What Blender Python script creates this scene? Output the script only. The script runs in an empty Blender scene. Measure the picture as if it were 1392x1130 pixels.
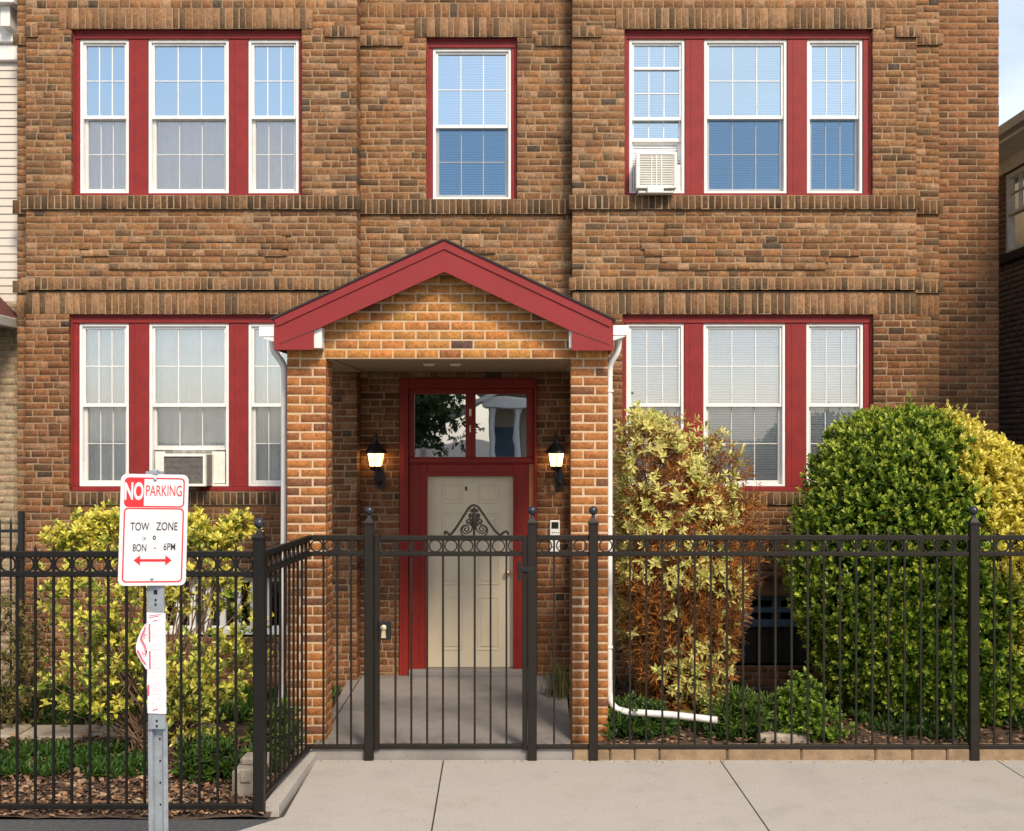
import bpy, math, random
import numpy as np
from mathutils import Vector
R = math.radians
S = bpy.context.scene
C = S.collection

# ------------------------------------------------------------------ camera
F, CX, CY, H = 1600.0, 722.0, 597.0, 2.6      # focal length and vanishing point measured in the photo (px), eye height (m)
cam_d = bpy.data.cameras.new('camera')
cam_d.sensor_width = 36.0
cam_d.lens = F / 1392.0 * 36.0
cam_d.shift_x = (696.0 - CX) / 1392.0
cam_d.shift_y = (CY - 565.0) / 1392.0
cam_d.clip_start = 0.05
cam_d.clip_end = 2000
cam = bpy.data.objects.new('camera', cam_d)
C.objects.link(cam)
cam.location = (0, 0, H)
cam.rotation_euler = (R(90), 0, 0)
S.camera = cam

# ------------------------------------------------------------------ sky, sun, exposure
SUN_EL, SUN_AZ = 44.0, 24.0        # sun in front of the facade (behind the viewer), a little to the right
w = bpy.data.worlds.new('World')
S.world = w
w.use_nodes = True
nt = w.node_tree
bg = nt.nodes['Background']
sky = nt.nodes.new('ShaderNodeTexSky')
sky.sky_type = 'NISHITA'
sky.sun_disc = False
sky.sun_elevation = R(SUN_EL)
sky.sun_rotation = R(180 - SUN_AZ)
sky.air_density = 1.0
sky.dust_density = 1.2
sky.ozone_density = 1.6
wtc = nt.nodes.new('ShaderNodeTexCoord')
wno = nt.nodes.new('ShaderNodeTexNoise')            # thin drifting cloud
wno.inputs['Scale'].default_value = 2.6
wno.inputs['Detail'].default_value = 7
wno.inputs['Roughness'].default_value = 0.6
wmp = nt.nodes.new('ShaderNodeMapping')
wmp.inputs['Scale'].default_value = (1, 1, 2.4)
nt.links.new(wtc.outputs['Generated'], wmp.inputs['Vector'])
nt.links.new(wmp.outputs[0], wno.inputs['Vector'])
wmr = nt.nodes.new('ShaderNodeMapRange')
wmr.inputs['From Min'].default_value = 0.42
wmr.inputs['From Max'].default_value = 0.70
wmr.inputs['To Min'].default_value = 0.34
wmr.inputs['To Max'].default_value = 0.85
nt.links.new(wno.outputs['Fac'], wmr.inputs['Value'])
wmx = nt.nodes.new('ShaderNodeMix')
wmx.data_type = 'RGBA'
wmx.inputs[7].default_value = (5.4, 5.5, 5.6, 1)
nt.links.new(wmr.outputs[0], wmx.inputs[0])
nt.links.new(sky.outputs[0], wmx.inputs[6])
nt.links.new(wmx.outputs[2], bg.inputs[0])
bg.inputs[1].default_value = 0.105
sun_d = bpy.data.lights.new('sun', 'SUN')
sun_d.energy = 2.1
sun_d.angle = R(14)
sun_d.color = (1.0, 0.86, 0.68)
sun = bpy.data.objects.new('sun', sun_d)
C.objects.link(sun)
_el, _az = R(SUN_EL), R(SUN_AZ)
sdir = Vector((math.sin(_az) * math.cos(_el), -math.cos(_az) * math.cos(_el), math.sin(_el)))   # towards the sun
sun.rotation_euler = sdir.to_track_quat('Z', 'Y').to_euler()
sun.location = (6, -10, 14)
S.view_settings.view_transform = 'Standard'
S.view_settings.look = 'None'
S.view_settings.exposure = 1.08
S.view_settings.gamma = 1.0
S.view_settings.use_curve_mapping = False
S.cycles.max_bounces = 8
S.cycles.transparent_max_bounces = 24

def PX(px, d): return (px - CX) / F * d
def PZ(py, d): return H - (py - CY) / F * d
def PT(px, py, d): return Vector((PX(px, d), d, PZ(py, d)))

# ------------------------------------------------------------------ materials
def principled(name):
    m = bpy.data.materials.new(name)
    m.use_nodes = True
    t = m.node_tree
    return m, t, t.nodes['Principled BSDF']

def N(t, typ, **kw):
    n = t.nodes.new(typ)
    for k, v in kw.items():
        setattr(n, k, v)
    return n

def mat(name, col, rough=0.5, metal=0.0, var=0.10, scale=6.0, bump=0.0, bscale=60.0, spec=0.5, dirt=None, dirt_amt=0.0, dirt_scale=2.5):
    """plain painted / metal / stone surface: base colour with noise variation, optional dirt patches and bump"""
    m, t, b = principled(name)
    tc = N(t, 'ShaderNodeNewGeometry')
    n1 = N(t, 'ShaderNodeTexNoise')
    n1.inputs['Scale'].default_value = scale
    n1.inputs['Detail'].default_value = 6
    n1.inputs['Roughness'].default_value = 0.65
    t.links.new(tc.outputs['Position'], n1.inputs['Vector'])
    mx = N(t, 'ShaderNodeMix', data_type='RGBA')
    mx.inputs[6].default_value = (*[max(0, c * (1 - var)) for c in col], 1)
    mx.inputs[7].default_value = (*[min(1, c * (1 + var)) for c in col], 1)
    mr = N(t, 'ShaderNodeMapRange')
    mr.inputs['From Min'].default_value = 0.3
    mr.inputs['From Max'].default_value = 0.7
    t.links.new(n1.outputs['Fac'], mr.inputs['Value'])
    t.links.new(mr.outputs[0], mx.inputs[0])
    out = mx.outputs[2]
    if dirt:
        n2 = N(t, 'ShaderNodeTexNoise')
        n2.inputs['Scale'].default_value = dirt_scale
        n2.inputs['Detail'].default_value = 8
        n2.inputs['Roughness'].default_value = 0.7
        t.links.new(tc.outputs['Position'], n2.inputs['Vector'])
        m2 = N(t, 'ShaderNodeMapRange')
        m2.inputs['From Min'].default_value = 0.48
        m2.inputs['From Max'].default_value = 0.72
        m2.inputs['To Max'].default_value = dirt_amt
        t.links.new(n2.outputs['Fac'], m2.inputs['Value'])
        mx2 = N(t, 'ShaderNodeMix', data_type='RGBA')
        mx2.inputs[7].default_value = (*dirt, 1)
        t.links.new(m2.outputs[0], mx2.inputs[0])
        t.links.new(out, mx2.inputs[6])
        out = mx2.outputs[2]
    t.links.new(out, b.inputs['Base Color'])
    b.inputs['Roughness'].default_value = rough
    b.inputs['Metallic'].default_value = metal
    b.inputs['Specular IOR Level'].default_value = spec
    if bump > 0:
        n3 = N(t, 'ShaderNodeTexNoise')
        n3.inputs['Scale'].default_value = bscale
        n3.inputs['Detail'].default_value = 5
        t.links.new(tc.outputs['Position'], n3.inputs['Vector'])
        bp = N(t, 'ShaderNodeBump')
        bp.inputs['Strength'].default_value = bump
        bp.inputs['Distance'].default_value = 0.01
        t.links.new(n3.outputs['Fac'], bp.inputs['Height'])
        t.links.new(bp.outputs[0], b.inputs['Normal'])
    return m

def brick_mat(name, gain=1.0, grit=0.7, soot=0.5):
    m, t, b = principled(name)
    at = N(t, 'ShaderNodeAttribute', attribute_name='tint')
    g = N(t, 'ShaderNodeNewGeometry')
    n1 = N(t, 'ShaderNodeTexNoise')
    n1.inputs['Scale'].default_value = 26
    n1.inputs['Detail'].default_value = 8
    n1.inputs['Roughness'].default_value = 0.72
    n1.inputs['Distortion'].default_value = 1.2
    t.links.new(g.outputs['Position'], n1.inputs['Vector'])
    r1 = N(t, 'ShaderNodeMapRange')
    r1.inputs['From Min'].default_value = 0.28
    r1.inputs['From Max'].default_value = 0.72
    r1.inputs['To Min'].default_value = 0.34 * gain
    r1.inputs['To Max'].default_value = 1.62 * gain
    t.links.new(n1.outputs['Fac'], r1.inputs['Value'])
    mul = N(t, 'ShaderNodeVectorMath', operation='SCALE')
    t.links.new(at.outputs['Color'], mul.inputs[0])
    t.links.new(r1.outputs[0], mul.inputs['Scale'])
    n2 = N(t, 'ShaderNodeTexNoise')         # weathering stains
    n2.inputs['Scale'].default_value = 1.7
    n2.inputs['Detail'].default_value = 9
    n2.inputs['Roughness'].default_value = 0.75
    t.links.new(g.outputs['Position'], n2.inputs['Vector'])
    r2 = N(t, 'ShaderNodeMapRange')
    r2.inputs['From Min'].default_value = 0.46
    r2.inputs['From Max'].default_value = 0.74
    r2.inputs['To Max'].default_value = soot
    t.links.new(n2.outputs['Fac'], r2.inputs['Value'])
    mx = N(t, 'ShaderNodeMix', data_type='RGBA')
    mx.inputs[7].default_value = (0.06, 0.04, 0.025, 1)
    t.links.new(r2.outputs[0], mx.inputs[0])
    t.links.new(mul.outputs[0], mx.inputs[6])
    mp = N(t, 'ShaderNodeMapping')          # rain streaks running down the wall
    mp.inputs['Scale'].default_value = (5.5, 5.5, 0.55)
    t.links.new(g.outputs['Position'], mp.inputs['Vector'])
    ns = N(t, 'ShaderNodeTexNoise')
    ns.inputs['Scale'].default_value = 1.0
    ns.inputs['Detail'].default_value = 7
    ns.inputs['Roughness'].default_value = 0.65
    t.links.new(mp.outputs[0], ns.inputs['Vector'])
    rs = N(t, 'ShaderNodeMapRange')
    rs.inputs['From Min'].default_value = 0.50
    rs.inputs['From Max'].default_value = 0.72
    rs.inputs['To Max'].default_value = soot * 0.75
    t.links.new(ns.outputs['Fac'], rs.inputs['Value'])
    mxs = N(t, 'ShaderNodeMix', data_type='RGBA')
    mxs.inputs[7].default_value = (0.075, 0.048, 0.028, 1)
    t.links.new(rs.outputs[0], mxs.inputs[0])
    t.links.new(mx.outputs[2], mxs.inputs[6])
    mx = mxs
    n3 = N(t, 'ShaderNodeTexNoise')         # pale scuffs
    n3.inputs['Scale'].default_value = 75
    n3.inputs['Detail'].default_value = 4
    t.links.new(g.outputs['Position'], n3.inputs['Vector'])
    r3 = N(t, 'ShaderNodeMapRange')
    r3.inputs['From Min'].default_value = 0.60
    r3.inputs['From Max'].default_value = 0.78
    r3.inputs['To Max'].default_value = 0.34
    t.links.new(n3.outputs['Fac'], r3.inputs['Value'])
    mx2 = N(t, 'ShaderNodeMix', data_type='RGBA')
    mx2.inputs[7].default_value = (0.46, 0.31, 0.19, 1)
    t.links.new(r3.outputs[0], mx2.inputs[0])
    t.links.new(mx.outputs[2], mx2.inputs[6])
    t.links.new(mx2.outputs[2], b.inputs['Base Color'])
    b.inputs['Roughness'].default_value = 0.85
    b.inputs['Specular IOR Level'].default_value = 0.25
    n4 = N(t, 'ShaderNodeTexNoise')
    n4.inputs['Scale'].default_value = 55
    n4.inputs['Detail'].default_value = 6
    n4.inputs['Roughness'].default_value = 0.7
    t.links.new(g.outputs['Position'], n4.inputs['Vector'])
    bp = N(t, 'ShaderNodeBump')
    bp.inputs['Strength'].default_value = grit
    bp.inputs['Distance'].default_value = 0.012
    t.links.new(n4.outputs['Fac'], bp.inputs['Height'])
    t.links.new(bp.outputs[0], b.inputs['Normal'])
    return m

def leaf_mat(name, trans=0.3, rough=0.42):
    m, t, b = principled(name)
    at = N(t, 'ShaderNodeAttribute', attribute_name='tint')
    t.links.new(at.outputs['Color'], b.inputs['Base Color'])
    b.inputs['Roughness'].default_value = rough
    b.inputs['Specular IOR Level'].default_value = 0.35
    tr = N(t, 'ShaderNodeBsdfTranslucent')
    t.links.new(at.outputs['Color'], tr.inputs['Color'])
    ms = N(t, 'ShaderNodeMixShader')
    ms.inputs[0].default_value = trans
    out = t.nodes['Material Output']
    t.links.new(b.outputs[0], ms.inputs[1])
    t.links.new(tr.outputs[0], ms.inputs[2])
    t.links.new(ms.outputs[0], out.inputs[0])
    return m

def tint_mat(name, rough=0.9):
    m, t, b = principled(name)
    at = N(t, 'ShaderNodeAttribute', attribute_name='tint')
    t.links.new(at.outputs['Color'], b.inputs['Base Color'])
    b.inputs['Roughness'].default_value = rough
    return m

def glass_mat(name, refl=0.25, tint=(0.9, 0.95, 0.97), wave=0.0, wscale=2.0, gtint=(0.95, 0.97, 1.0)):
    m, t, b = principled(name)
    out = t.nodes['Material Output']
    t.nodes.remove(b)
    tp = N(t, 'ShaderNodeBsdfTransparent')
    tp.inputs[0].default_value = (*tint, 1)
    gl = N(t, 'ShaderNodeBsdfGlossy')
    gl.inputs['Roughness'].default_value = 0.01
    gl.inputs['Color'].default_value = (*gtint, 1)
    fr = N(t, 'ShaderNodeFresnel')
    fr.inputs[0].default_value = 1.5
    ad = N(t, 'ShaderNodeMath', operation='ADD', use_clamp=True)
    ad.inputs[1].default_value = refl - 0.04
    t.links.new(fr.outputs[0], ad.inputs[0])
    ms = N(t, 'ShaderNodeMixShader')
    t.links.new(ad.outputs[0], ms.inputs[0])
    t.links.new(tp.outputs[0], ms.inputs[1])
    t.links.new(gl.outputs[0], ms.inputs[2])
    t.links.new(ms.outputs[0], out.inputs[0])
    if wave > 0:
        g = N(t, 'ShaderNodeNewGeometry')
        n = N(t, 'ShaderNodeTexNoise')
        n.inputs['Scale'].default_value = wscale
        n.inputs['Detail'].default_value = 2
        t.links.new(g.outputs['Position'], n.inputs['Vector'])
        bp = N(t, 'ShaderNodeBump')
        bp.inputs['Strength'].default_value = wave
        bp.inputs['Distance'].default_value = 0.02
        t.links.new(n.outputs['Fac'], bp.inputs['Height'])
        t.links.new(bp.outputs[0], gl.inputs['Normal'])
    return m

def emit_mat(name, col, strength):
    m, t, b = principled(name)
    b.inputs['Base Color'].default_value = (0.8, 0.7, 0.5, 1)
    b.inputs['Emission Color'].default_value = (*col, 1)
    b.inputs['Emission Strength'].default_value = strength
    b.inputs['Roughness'].default_value = 0.3
    return m

def screen_mat(name, col, alpha):
    m, t, b = principled(name)
    b.inputs['Base Color'].default_value = (*col, 1)
    b.inputs['Roughness'].default_value = 0.7
    b.inputs['Alpha'].default_value = alpha
    return m

M = {}
M['brick'] = brick_mat('weathered_brick', 1.12, 0.95, 0.5)
M['brick_porch'] = brick_mat('porch_brick', 1.05, 0.35, 0.15)
M['brick_dark'] = brick_mat('dark_brick', 1.0, 0.5, 0.3)
M['mortar'] = mat('mortar', (0.315, 0.215, 0.125), 0.95, var=0.25, scale=20, bump=0.4, bscale=120, dirt=(0.09, 0.058, 0.034), dirt_amt=0.7)
M['mortar_porch'] = mat('pale_mortar', (0.52, 0.38, 0.24), 0.95, var=0.12, scale=20, bump=0.3, bscale=120)
M['red'] = mat('red_paint', (0.225, 0.019, 0.018), 0.55, spec=0.3, var=0.16, scale=7, bump=0.12, bscale=35, dirt=(0.17, 0.018, 0.016), dirt_amt=0.5, dirt_scale=5)
M['red_dark'] = mat('red_door_paint', (0.23, 0.017, 0.010), 0.5, spec=0.3, var=0.12, scale=8, bump=0.08, bscale=35)
M['fascia'] = mat('red_aluminium', (0.235, 0.023, 0.024), 0.55, spec=0.3, var=0.06, scale=5, dirt=(0.19, 0.024, 0.024), dirt_amt=0.4, dirt_scale=3)
M['white'] = mat('white_vinyl', (0.80, 0.79, 0.76), 0.4, var=0.04, scale=5, dirt=(0.55, 0.50, 0.42), dirt_amt=0.35, dirt_scale=7)
M['gutter'] = mat('white_gutter', (0.80, 0.78, 0.74), 0.35, var=0.04, dirt=(0.5, 0.45, 0.38), dirt_amt=0.4, dirt_scale=6)
M['rust_vinyl'] = mat('stained_head', (0.66, 0.52, 0.38), 0.6, var=0.3, scale=20)
M['glass_up'] = glass_mat('sky_glass', 0.56, (0.36, 0.56, 0.80), 0.05, 1.2, (0.72, 0.89, 1.0))  # upper panes: blue of the sky reflection strengthened by the tints
M['glass'] = glass_mat('window_glass', 0.18, (0.92, 0.96, 0.97), 0.05, 1.2)
M['glass_sky_tint'] = glass_mat('sky_tinted_glass', 0.55, (0.30, 0.48, 0.72), 0.05, 1.2, (0.42, 0.70, 1.0))  # lower sashes: the mirrored sky's blue is put into the glass tints
M['glass_pale'] = glass_mat('pale_glass', 0.36, (0.97, 0.98, 0.98), 0.05, 1.2)
M['glass_old'] = glass_mat('wavy_glass', 0.55, (0.5, 0.5, 0.45), 0.045, 1.8)
M['screen'] = screen_mat('insect_screen', (0.012, 0.045, 0.095), 0.34)  # mesh coloured blue to stand in for sky reflected behind it
M['screen_pale'] = screen_mat('pale_screen', (0.2, 0.2, 0.19), 0.16)
M['blind'] = mat('white_blind', (0.88, 0.88, 0.87), 0.6, var=0.04)
M['curtain'] = mat('cream_curtain', (0.88, 0.85, 0.79), 0.85, var=0.12, scale=4)
M['curtain_grey'] = mat('grey_shade', (0.74, 0.70, 0.66), 0.85, var=0.16, scale=3)
M['curtain_white'] = mat('white_curtain', (0.80, 0.80, 0.80), 0.85, var=0.06, scale=4)
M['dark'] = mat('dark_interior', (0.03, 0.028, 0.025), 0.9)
M['door'] = mat('cream_door', (0.70, 0.60, 0.43), 0.4, var=0.04, scale=3)
M['wood'] = mat('bare_wood', (0.50, 0.17, 0.045), 0.5, var=0.3, scale=12)
M['iron'] = mat('black_iron', (0.007, 0.006, 0.005), 0.5, spec=0.3, metal=0.0, var=0.25, scale=10, bump=0.05, bscale=150)
M['iron_new'] = mat('brown_iron', (0.013, 0.010, 0.007), 0.5, spec=0.3, var=0.2, scale=10, bump=0.05, bscale=150)
M['finial'] = mat('dark_blue_finial', (0.018, 0.022, 0.032), 0.3, var=0.2)
M['brass'] = mat('brass', (0.75, 0.60, 0.36), 0.35, metal=0.6, var=0.1)
M['black'] = mat('black_metal', (0.012, 0.012, 0.012), 0.35, var=0.2)
M['lampglass'] = emit_mat('lit_glass', (1.0, 0.58, 0.20), 3.7)
M['bulb'] = emit_mat('lit_bulb', (1.0, 0.80, 0.5), 9.0)
M['galv'] = mat('galvanised_steel', (0.42, 0.46, 0.50), 0.42, metal=0.55, var=0.18, scale=14, dirt=(0.22, 0.2, 0.18), dirt_amt=0.4, dirt_scale=9)
M['signwhite'] = mat('sign_white', (0.66, 0.66, 0.69), 0.4, var=0.03, dirt=(0.62, 0.62, 0.64), dirt_amt=0.4, dirt_scale=10)
M['signred'] = mat('sign_red', (0.62, 0.025, 0.03), 0.4, var=0.06, scale=20)
M['signblack'] = mat('sign_black', (0.03, 0.03, 0.035), 0.5)
M['paper'] = mat('paper', (0.82, 0.78, 0.80), 0.8, var=0.04, scale=14)
M['paperink'] = mat('red_ink', (0.62, 0.10, 0.17), 0.8, var=0.25, scale=60)
M['paperfaint'] = mat('faint_ink', (0.62, 0.45, 0.50), 0.8, var=0.2, scale=60)
M['concrete'] = mat('concrete', (0.37, 0.338, 0.303), 0.9, var=0.15, scale=1.6, bump=0.25, bscale=140, dirt=(0.27, 0.235, 0.20), dirt_amt=0.75, dirt_scale=1.6)
def speckle(m, amt=0.35, scale=260):
    t = m.node_tree; b = t.nodes['Principled BSDF']; src = b.inputs['Base Color'].links[0].from_socket
    g = N(t, 'ShaderNodeNewGeometry'); n = N(t, 'ShaderNodeTexNoise'); n.inputs['Scale'].default_value = scale; n.inputs['Detail'].default_value = 3; n.inputs['Roughness'].default_value = .8
    t.links.new(g.outputs['Position'], n.inputs['Vector'])
    r = N(t, 'ShaderNodeMapRange'); r.inputs['From Min'].default_value = .3; r.inputs['From Max'].default_value = .7; r.inputs['To Min'].default_value = 1 - amt; r.inputs['To Max'].default_value = 1 + amt
    t.links.new(n.outputs['Fac'], r.inputs['Value'])
    v = N(t, 'ShaderNodeTexVoronoi'); v.inputs['Scale'].default_value = 5.5; v.inputs['Randomness'].default_value = 1
    t.links.new(g.outputs['Position'], v.inputs['Vector'])
    r2 = N(t, 'ShaderNodeMapRange'); r2.inputs['From Min'].default_value = .035; r2.inputs['From Max'].default_value = .06; r2.inputs['To Min'].default_value = .55
    t.links.new(v.outputs['Distance'], r2.inputs['Value'])
    mu = N(t, 'ShaderNodeMath', operation='MULTIPLY'); t.links.new(r.outputs[0], mu.inputs[0]); t.links.new(r2.outputs[0], mu.inputs[1])
    s_ = N(t, 'ShaderNodeVectorMath', operation='SCALE'); t.links.new(src, s_.inputs[0]); t.links.new(mu.outputs[0], s_.inputs['Scale']); t.links.new(s_.outputs[0], b.inputs['Base Color'])
speckle(M['concrete'], .26, 85)
M['joint'] = mat('joint', (0.05, 0.04, 0.032), 0.95)
M['slab'] = mat('porch_concrete', (0.235, 0.215, 0.20), 0.75, var=0.20, scale=2.4, bump=0.15, bscale=90, dirt=(0.12, 0.105, 0.095), dirt_amt=0.7, dirt_scale=1.4)
M['kerb'] = mat('sandstone', (0.25, 0.17, 0.10), 0.9, var=0.28, scale=7, bump=0.5, bscale=40, dirt=(0.16, 0.10, 0.055), dirt_amt=0.6, dirt_scale=4)
M['asphalt'] = mat('asphalt', (0.062, 0.062, 0.066), 0.9, var=0.3, scale=30, bump=0.6, bscale=160)
M['soil'] = mat('soil', (0.075, 0.045, 0.028), 0.95, var=0.45, scale=12, bump=0.9, bscale=40)
M['stone'] = mat('flagstone', (0.30, 0.25, 0.19), 0.9, var=0.25, scale=6, bump=0.5, bscale=30)
M['block'] = mat('old_block', (0.34, 0.28, 0.21), 0.9, var=0.25, scale=8, bump=0.6, bscale=50)
M['siding'] = mat('cream_siding', (0.60, 0.55, 0.47), 0.7, var=0.06, scale=3, dirt=(0.4, 0.36, 0.3), dirt_amt=0.4, dirt_scale=3)
M['tanbrick'] = mat('painted_brick', (0.36, 0.26, 0.155), 0.8, var=0.12, scale=5, bump=0.3)
M['whitetrim'] = mat('white_trim', (0.80, 0.78, 0.73), 0.6, var=0.06, dirt=(0.5, 0.42, 0.3), dirt_amt=0.5, dirt_scale=5)
M['maroon'] = mat('maroon_shingle', (0.11, 0.03, 0.028), 0.8, var=0.3, scale=14)
M['shingle'] = mat('black_shingle', (0.03, 0.028, 0.028), 0.9, var=0.4, scale=30, bump=0.5)
M['greygutter'] = mat('grey_gutter', (0.42, 0.40, 0.35), 0.5, var=0.1)
M['soffit'] = mat('tan_soffit', (0.30, 0.235, 0.15), 0.7, var=0.1)
M['bluewood'] = mat('blue_grey_frame', (0.07, 0.12, 0.17), 0.6, var=0.2)
M['darkwood'] = mat('dark_board', (0.022, 0.018, 0.015), 0.8, var=0.3)
M['lintelwood'] = mat('brown_lintel', (0.17, 0.085, 0.035), 0.7, var=0.3)
M['ac'] = mat('ac_plastic', (0.76, 0.74, 0.68), 0.45, var=0.05, dirt=(0.5, 0.45, 0.36), dirt_amt=0.4, dirt_scale=9)
M['acdark'] = mat('ac_coil', (0.17, 0.155, 0.14), 0.6, var=0.35, scale=40)
M['leaf'] = leaf_mat('leaf', 0.28)
M['leaf_dry'] = leaf_mat('dry_leaf', 0.2, 0.7)
M['bark'] = mat('bark', (0.15, 0.09, 0.05), 0.9, var=0.3, scale=20)
M['twig'] = mat('dry_twig', (0.27, 0.12, 0.045), 0.9, var=0.4, scale=20)
M['chips'] = tint_mat('mulch_chips')
M['house_wall'] = mat('buff_wall', (0.50, 0.43, 0.32), 0.8, var=0.1)

# ------------------------------------------------------------------ mesh builder
class MB:
    def __init__(self):
        self.v, self.f, self.mi, self.col, self.sm = [], [], [], [], []
    def add(self, verts, faces, mi=0, col=(1, 1, 1), smooth=False):
        o = len(self.v)
        self.v += [tuple(p) for p in verts]
        for f in faces:
            self.f.append([i + o for i in f])
            self.mi.append(mi); self.col.append(col); self.sm.append(smooth)
        return self
    def quad(self, a, b, c, d, mi=0, col=(1, 1, 1)):
        return self.add([a, b, c, d], [(0, 1, 2, 3)], mi, col)
    def box(self, x0, x1, y0, y1, z0, z1, mi=0, c=0.0, col=(1, 1, 1), T=None):
        if x1 < x0: x0, x1 = x1, x0
        if y1 < y0: y0, y1 = y1, y0
        if z1 < z0: z0, z1 = z1, z0
        c = min(c, 0.45 * min(x1 - x0, y1 - y0, z1 - z0))
        if c <= 0:
            vs = [(x, y, z) for z in (z0, z1) for y in (y0, y1) for x in (x0, x1)]
            fs = [(0, 2, 3, 1), (4, 5, 7, 6), (0, 1, 5, 4), (2, 6, 7, 3), (0, 4, 6, 2), (1, 3, 7, 5)]
        else:
            vs, idx = [], {}
            X, Y, Z = (x0, x1), (y0, y1), (z0, z1)
            for i in (0, 1):
                for j in (0, 1):
                    for k in (0, 1):
                        sx, sy, sz = (1, -1)[i] * c, (1, -1)[j] * c, (1, -1)[k] * c
                        for a in range(3):
                            p = [X[i] + sx, Y[j] + sy, Z[k] + sz]
                            p[a] = (X[i], Y[j], Z[k])[a]
                            idx[(i, j, k, a)] = len(vs); vs.append(tuple(p))
            fs = []
            for a in range(3):
                for s in (0, 1):
                    o = [(0, 0), (1, 0), (1, 1), (0, 1)]
                    q = []
                    for (u, w_) in o:
                        key = [0, 0, 0]; key[a] = s; key[(a + 1) % 3] = u; key[(a + 2) % 3] = w_
                        q.append(idx[(*key, a)])
                    fs.append(tuple(q) if s else tuple(reversed(q)))
            for a in range(3):
                b_, d_ = (a + 1) % 3, (a + 2) % 3
                for s in (0, 1):
                    for t in (0, 1):
                        k0 = [0, 0, 0]; k1 = [0, 0, 0]
                        k0[a] = 0; k1[a] = 1
                        k0[b_] = k1[b_] = s; k0[d_] = k1[d_] = t
                        q = (idx[(*k0, b_)], idx[(*k1, b_)], idx[(*k1, d_)], idx[(*k0, d_)])
                        fs.append(q if (s == t) is False else tuple(reversed(q)))
            for i in (0, 1):
                for j in (0, 1):
                    for k in (0, 1):
                        q = (idx[(i, j, k, 0)], idx[(i, j, k, 1)], idx[(i, j, k, 2)])
                        fs.append(q if (i + j + k) % 2 else tuple(reversed(q)))
        if T: vs = [T(p) for p in vs]
        return self.add(vs, fs, mi, col)
    def prism(self, poly, y0, y1, mi=0, T=None, col=(1, 1, 1)):
        """polygon of (x, z) extruded from y0 to y1"""
        n = len(poly)
        vs = [(x, y0, z) for x, z in poly] + [(x, y1, z) for x, z in poly]
        if T: vs = [T(p) for p in vs]
        fs = [tuple(range(n)), tuple(range(2 * n - 1, n - 1, -1))]
        for i in range(n):
            j = (i + 1) % n
            fs.append((i, i + n, j + n, j))
        return self.add(vs, fs, mi, col)
    def tube(self, pts, r, n=8, mi=0, flat=None, cap=True, smooth=True, col=(1, 1, 1)):
        pts = [Vector(p) for p in pts]
        rs = r if isinstance(r, (list, tuple)) else [r] * len(pts)
        up = None; vs = []; fs = []
        for i, p in enumerate(pts):
            t = (pts[min(i + 1, len(pts) - 1)] - pts[max(i - 1, 0)])
            if t.length < 1e-9: t = Vector((0, 0, 1))
            t.normalize()
            if up is None:
                up = Vector((0, 1, 0)) if abs(t.y) < 0.9 else Vector((1, 0, 0))
            a = up - t * up.dot(t)
            if a.length < 1e-6: a = t.orthogonal()
            a.normalize(); b = t.cross(a); up = a
            for k in range(n):
                an = 2 * math.pi * (k + 0.5) / n
                ra, rb = (rs[i], rs[i]) if flat is None else (rs[i] * flat[0], rs[i] * flat[1])
                vs.append(p + a * math.cos(an) * ra + b * math.sin(an) * rb)
        for i in range(len(pts) - 1):
            for k in range(n):
                k2 = (k + 1) % n
                fs.append((i * n + k, i * n + k2, (i + 1) * n + k2, (i + 1) * n + k))
        self.add(vs, fs, mi, col, smooth)
        if cap:
            self.add(vs[:n], [tuple(range(n - 1, -1, -1))], mi, col)
            self.add(vs[-n:], [tuple(range(n))], mi, col)
        return self
    def lathe(self, prof, cx, cy, cz, n=16, mi=0, smooth=True, rot=0.0):
        vs, fs = [], []
        for r, z in prof:
            for k in range(n):
                a = 2 * math.pi * k / n + rot
                vs.append((cx + r * math.cos(a), cy + r * math.sin(a), cz + z))
        for i in range(len(prof) - 1):
            for k in range(n):
                k2 = (k + 1) % n
                fs.append((i * n + k, i * n + k2, (i + 1) * n + k2, (i + 1) * n + k))
        self.add(vs, fs, mi, (1, 1, 1), smooth)
        return self
    def sphere(self, c, r, n=14, m=9, mi=0, sz=1.0):
        prof = [(max(1e-4, r * math.sin(math.pi * i / m)), -r * sz * math.cos(math.pi * i / m)) for i in range(m + 1)]
        return self.lathe(prof, c[0], c[1], c[2], n, mi)
    def build(self, name, mats, parent=None, label=None):
        if not isinstance(mats, (list, tuple)): mats = [mats]
        off = Vector((0, 0, 0)); p = parent
        while p is not None:
            off += p.location; p = p.parent
        V = np.array(self.v, dtype=np.float32) - np.array(off, dtype=np.float32)
        return np_mesh(name, V, self.f, mats, parent, np.array(self.mi, dtype=np.int32), self.col, self.sm, label)

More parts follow.
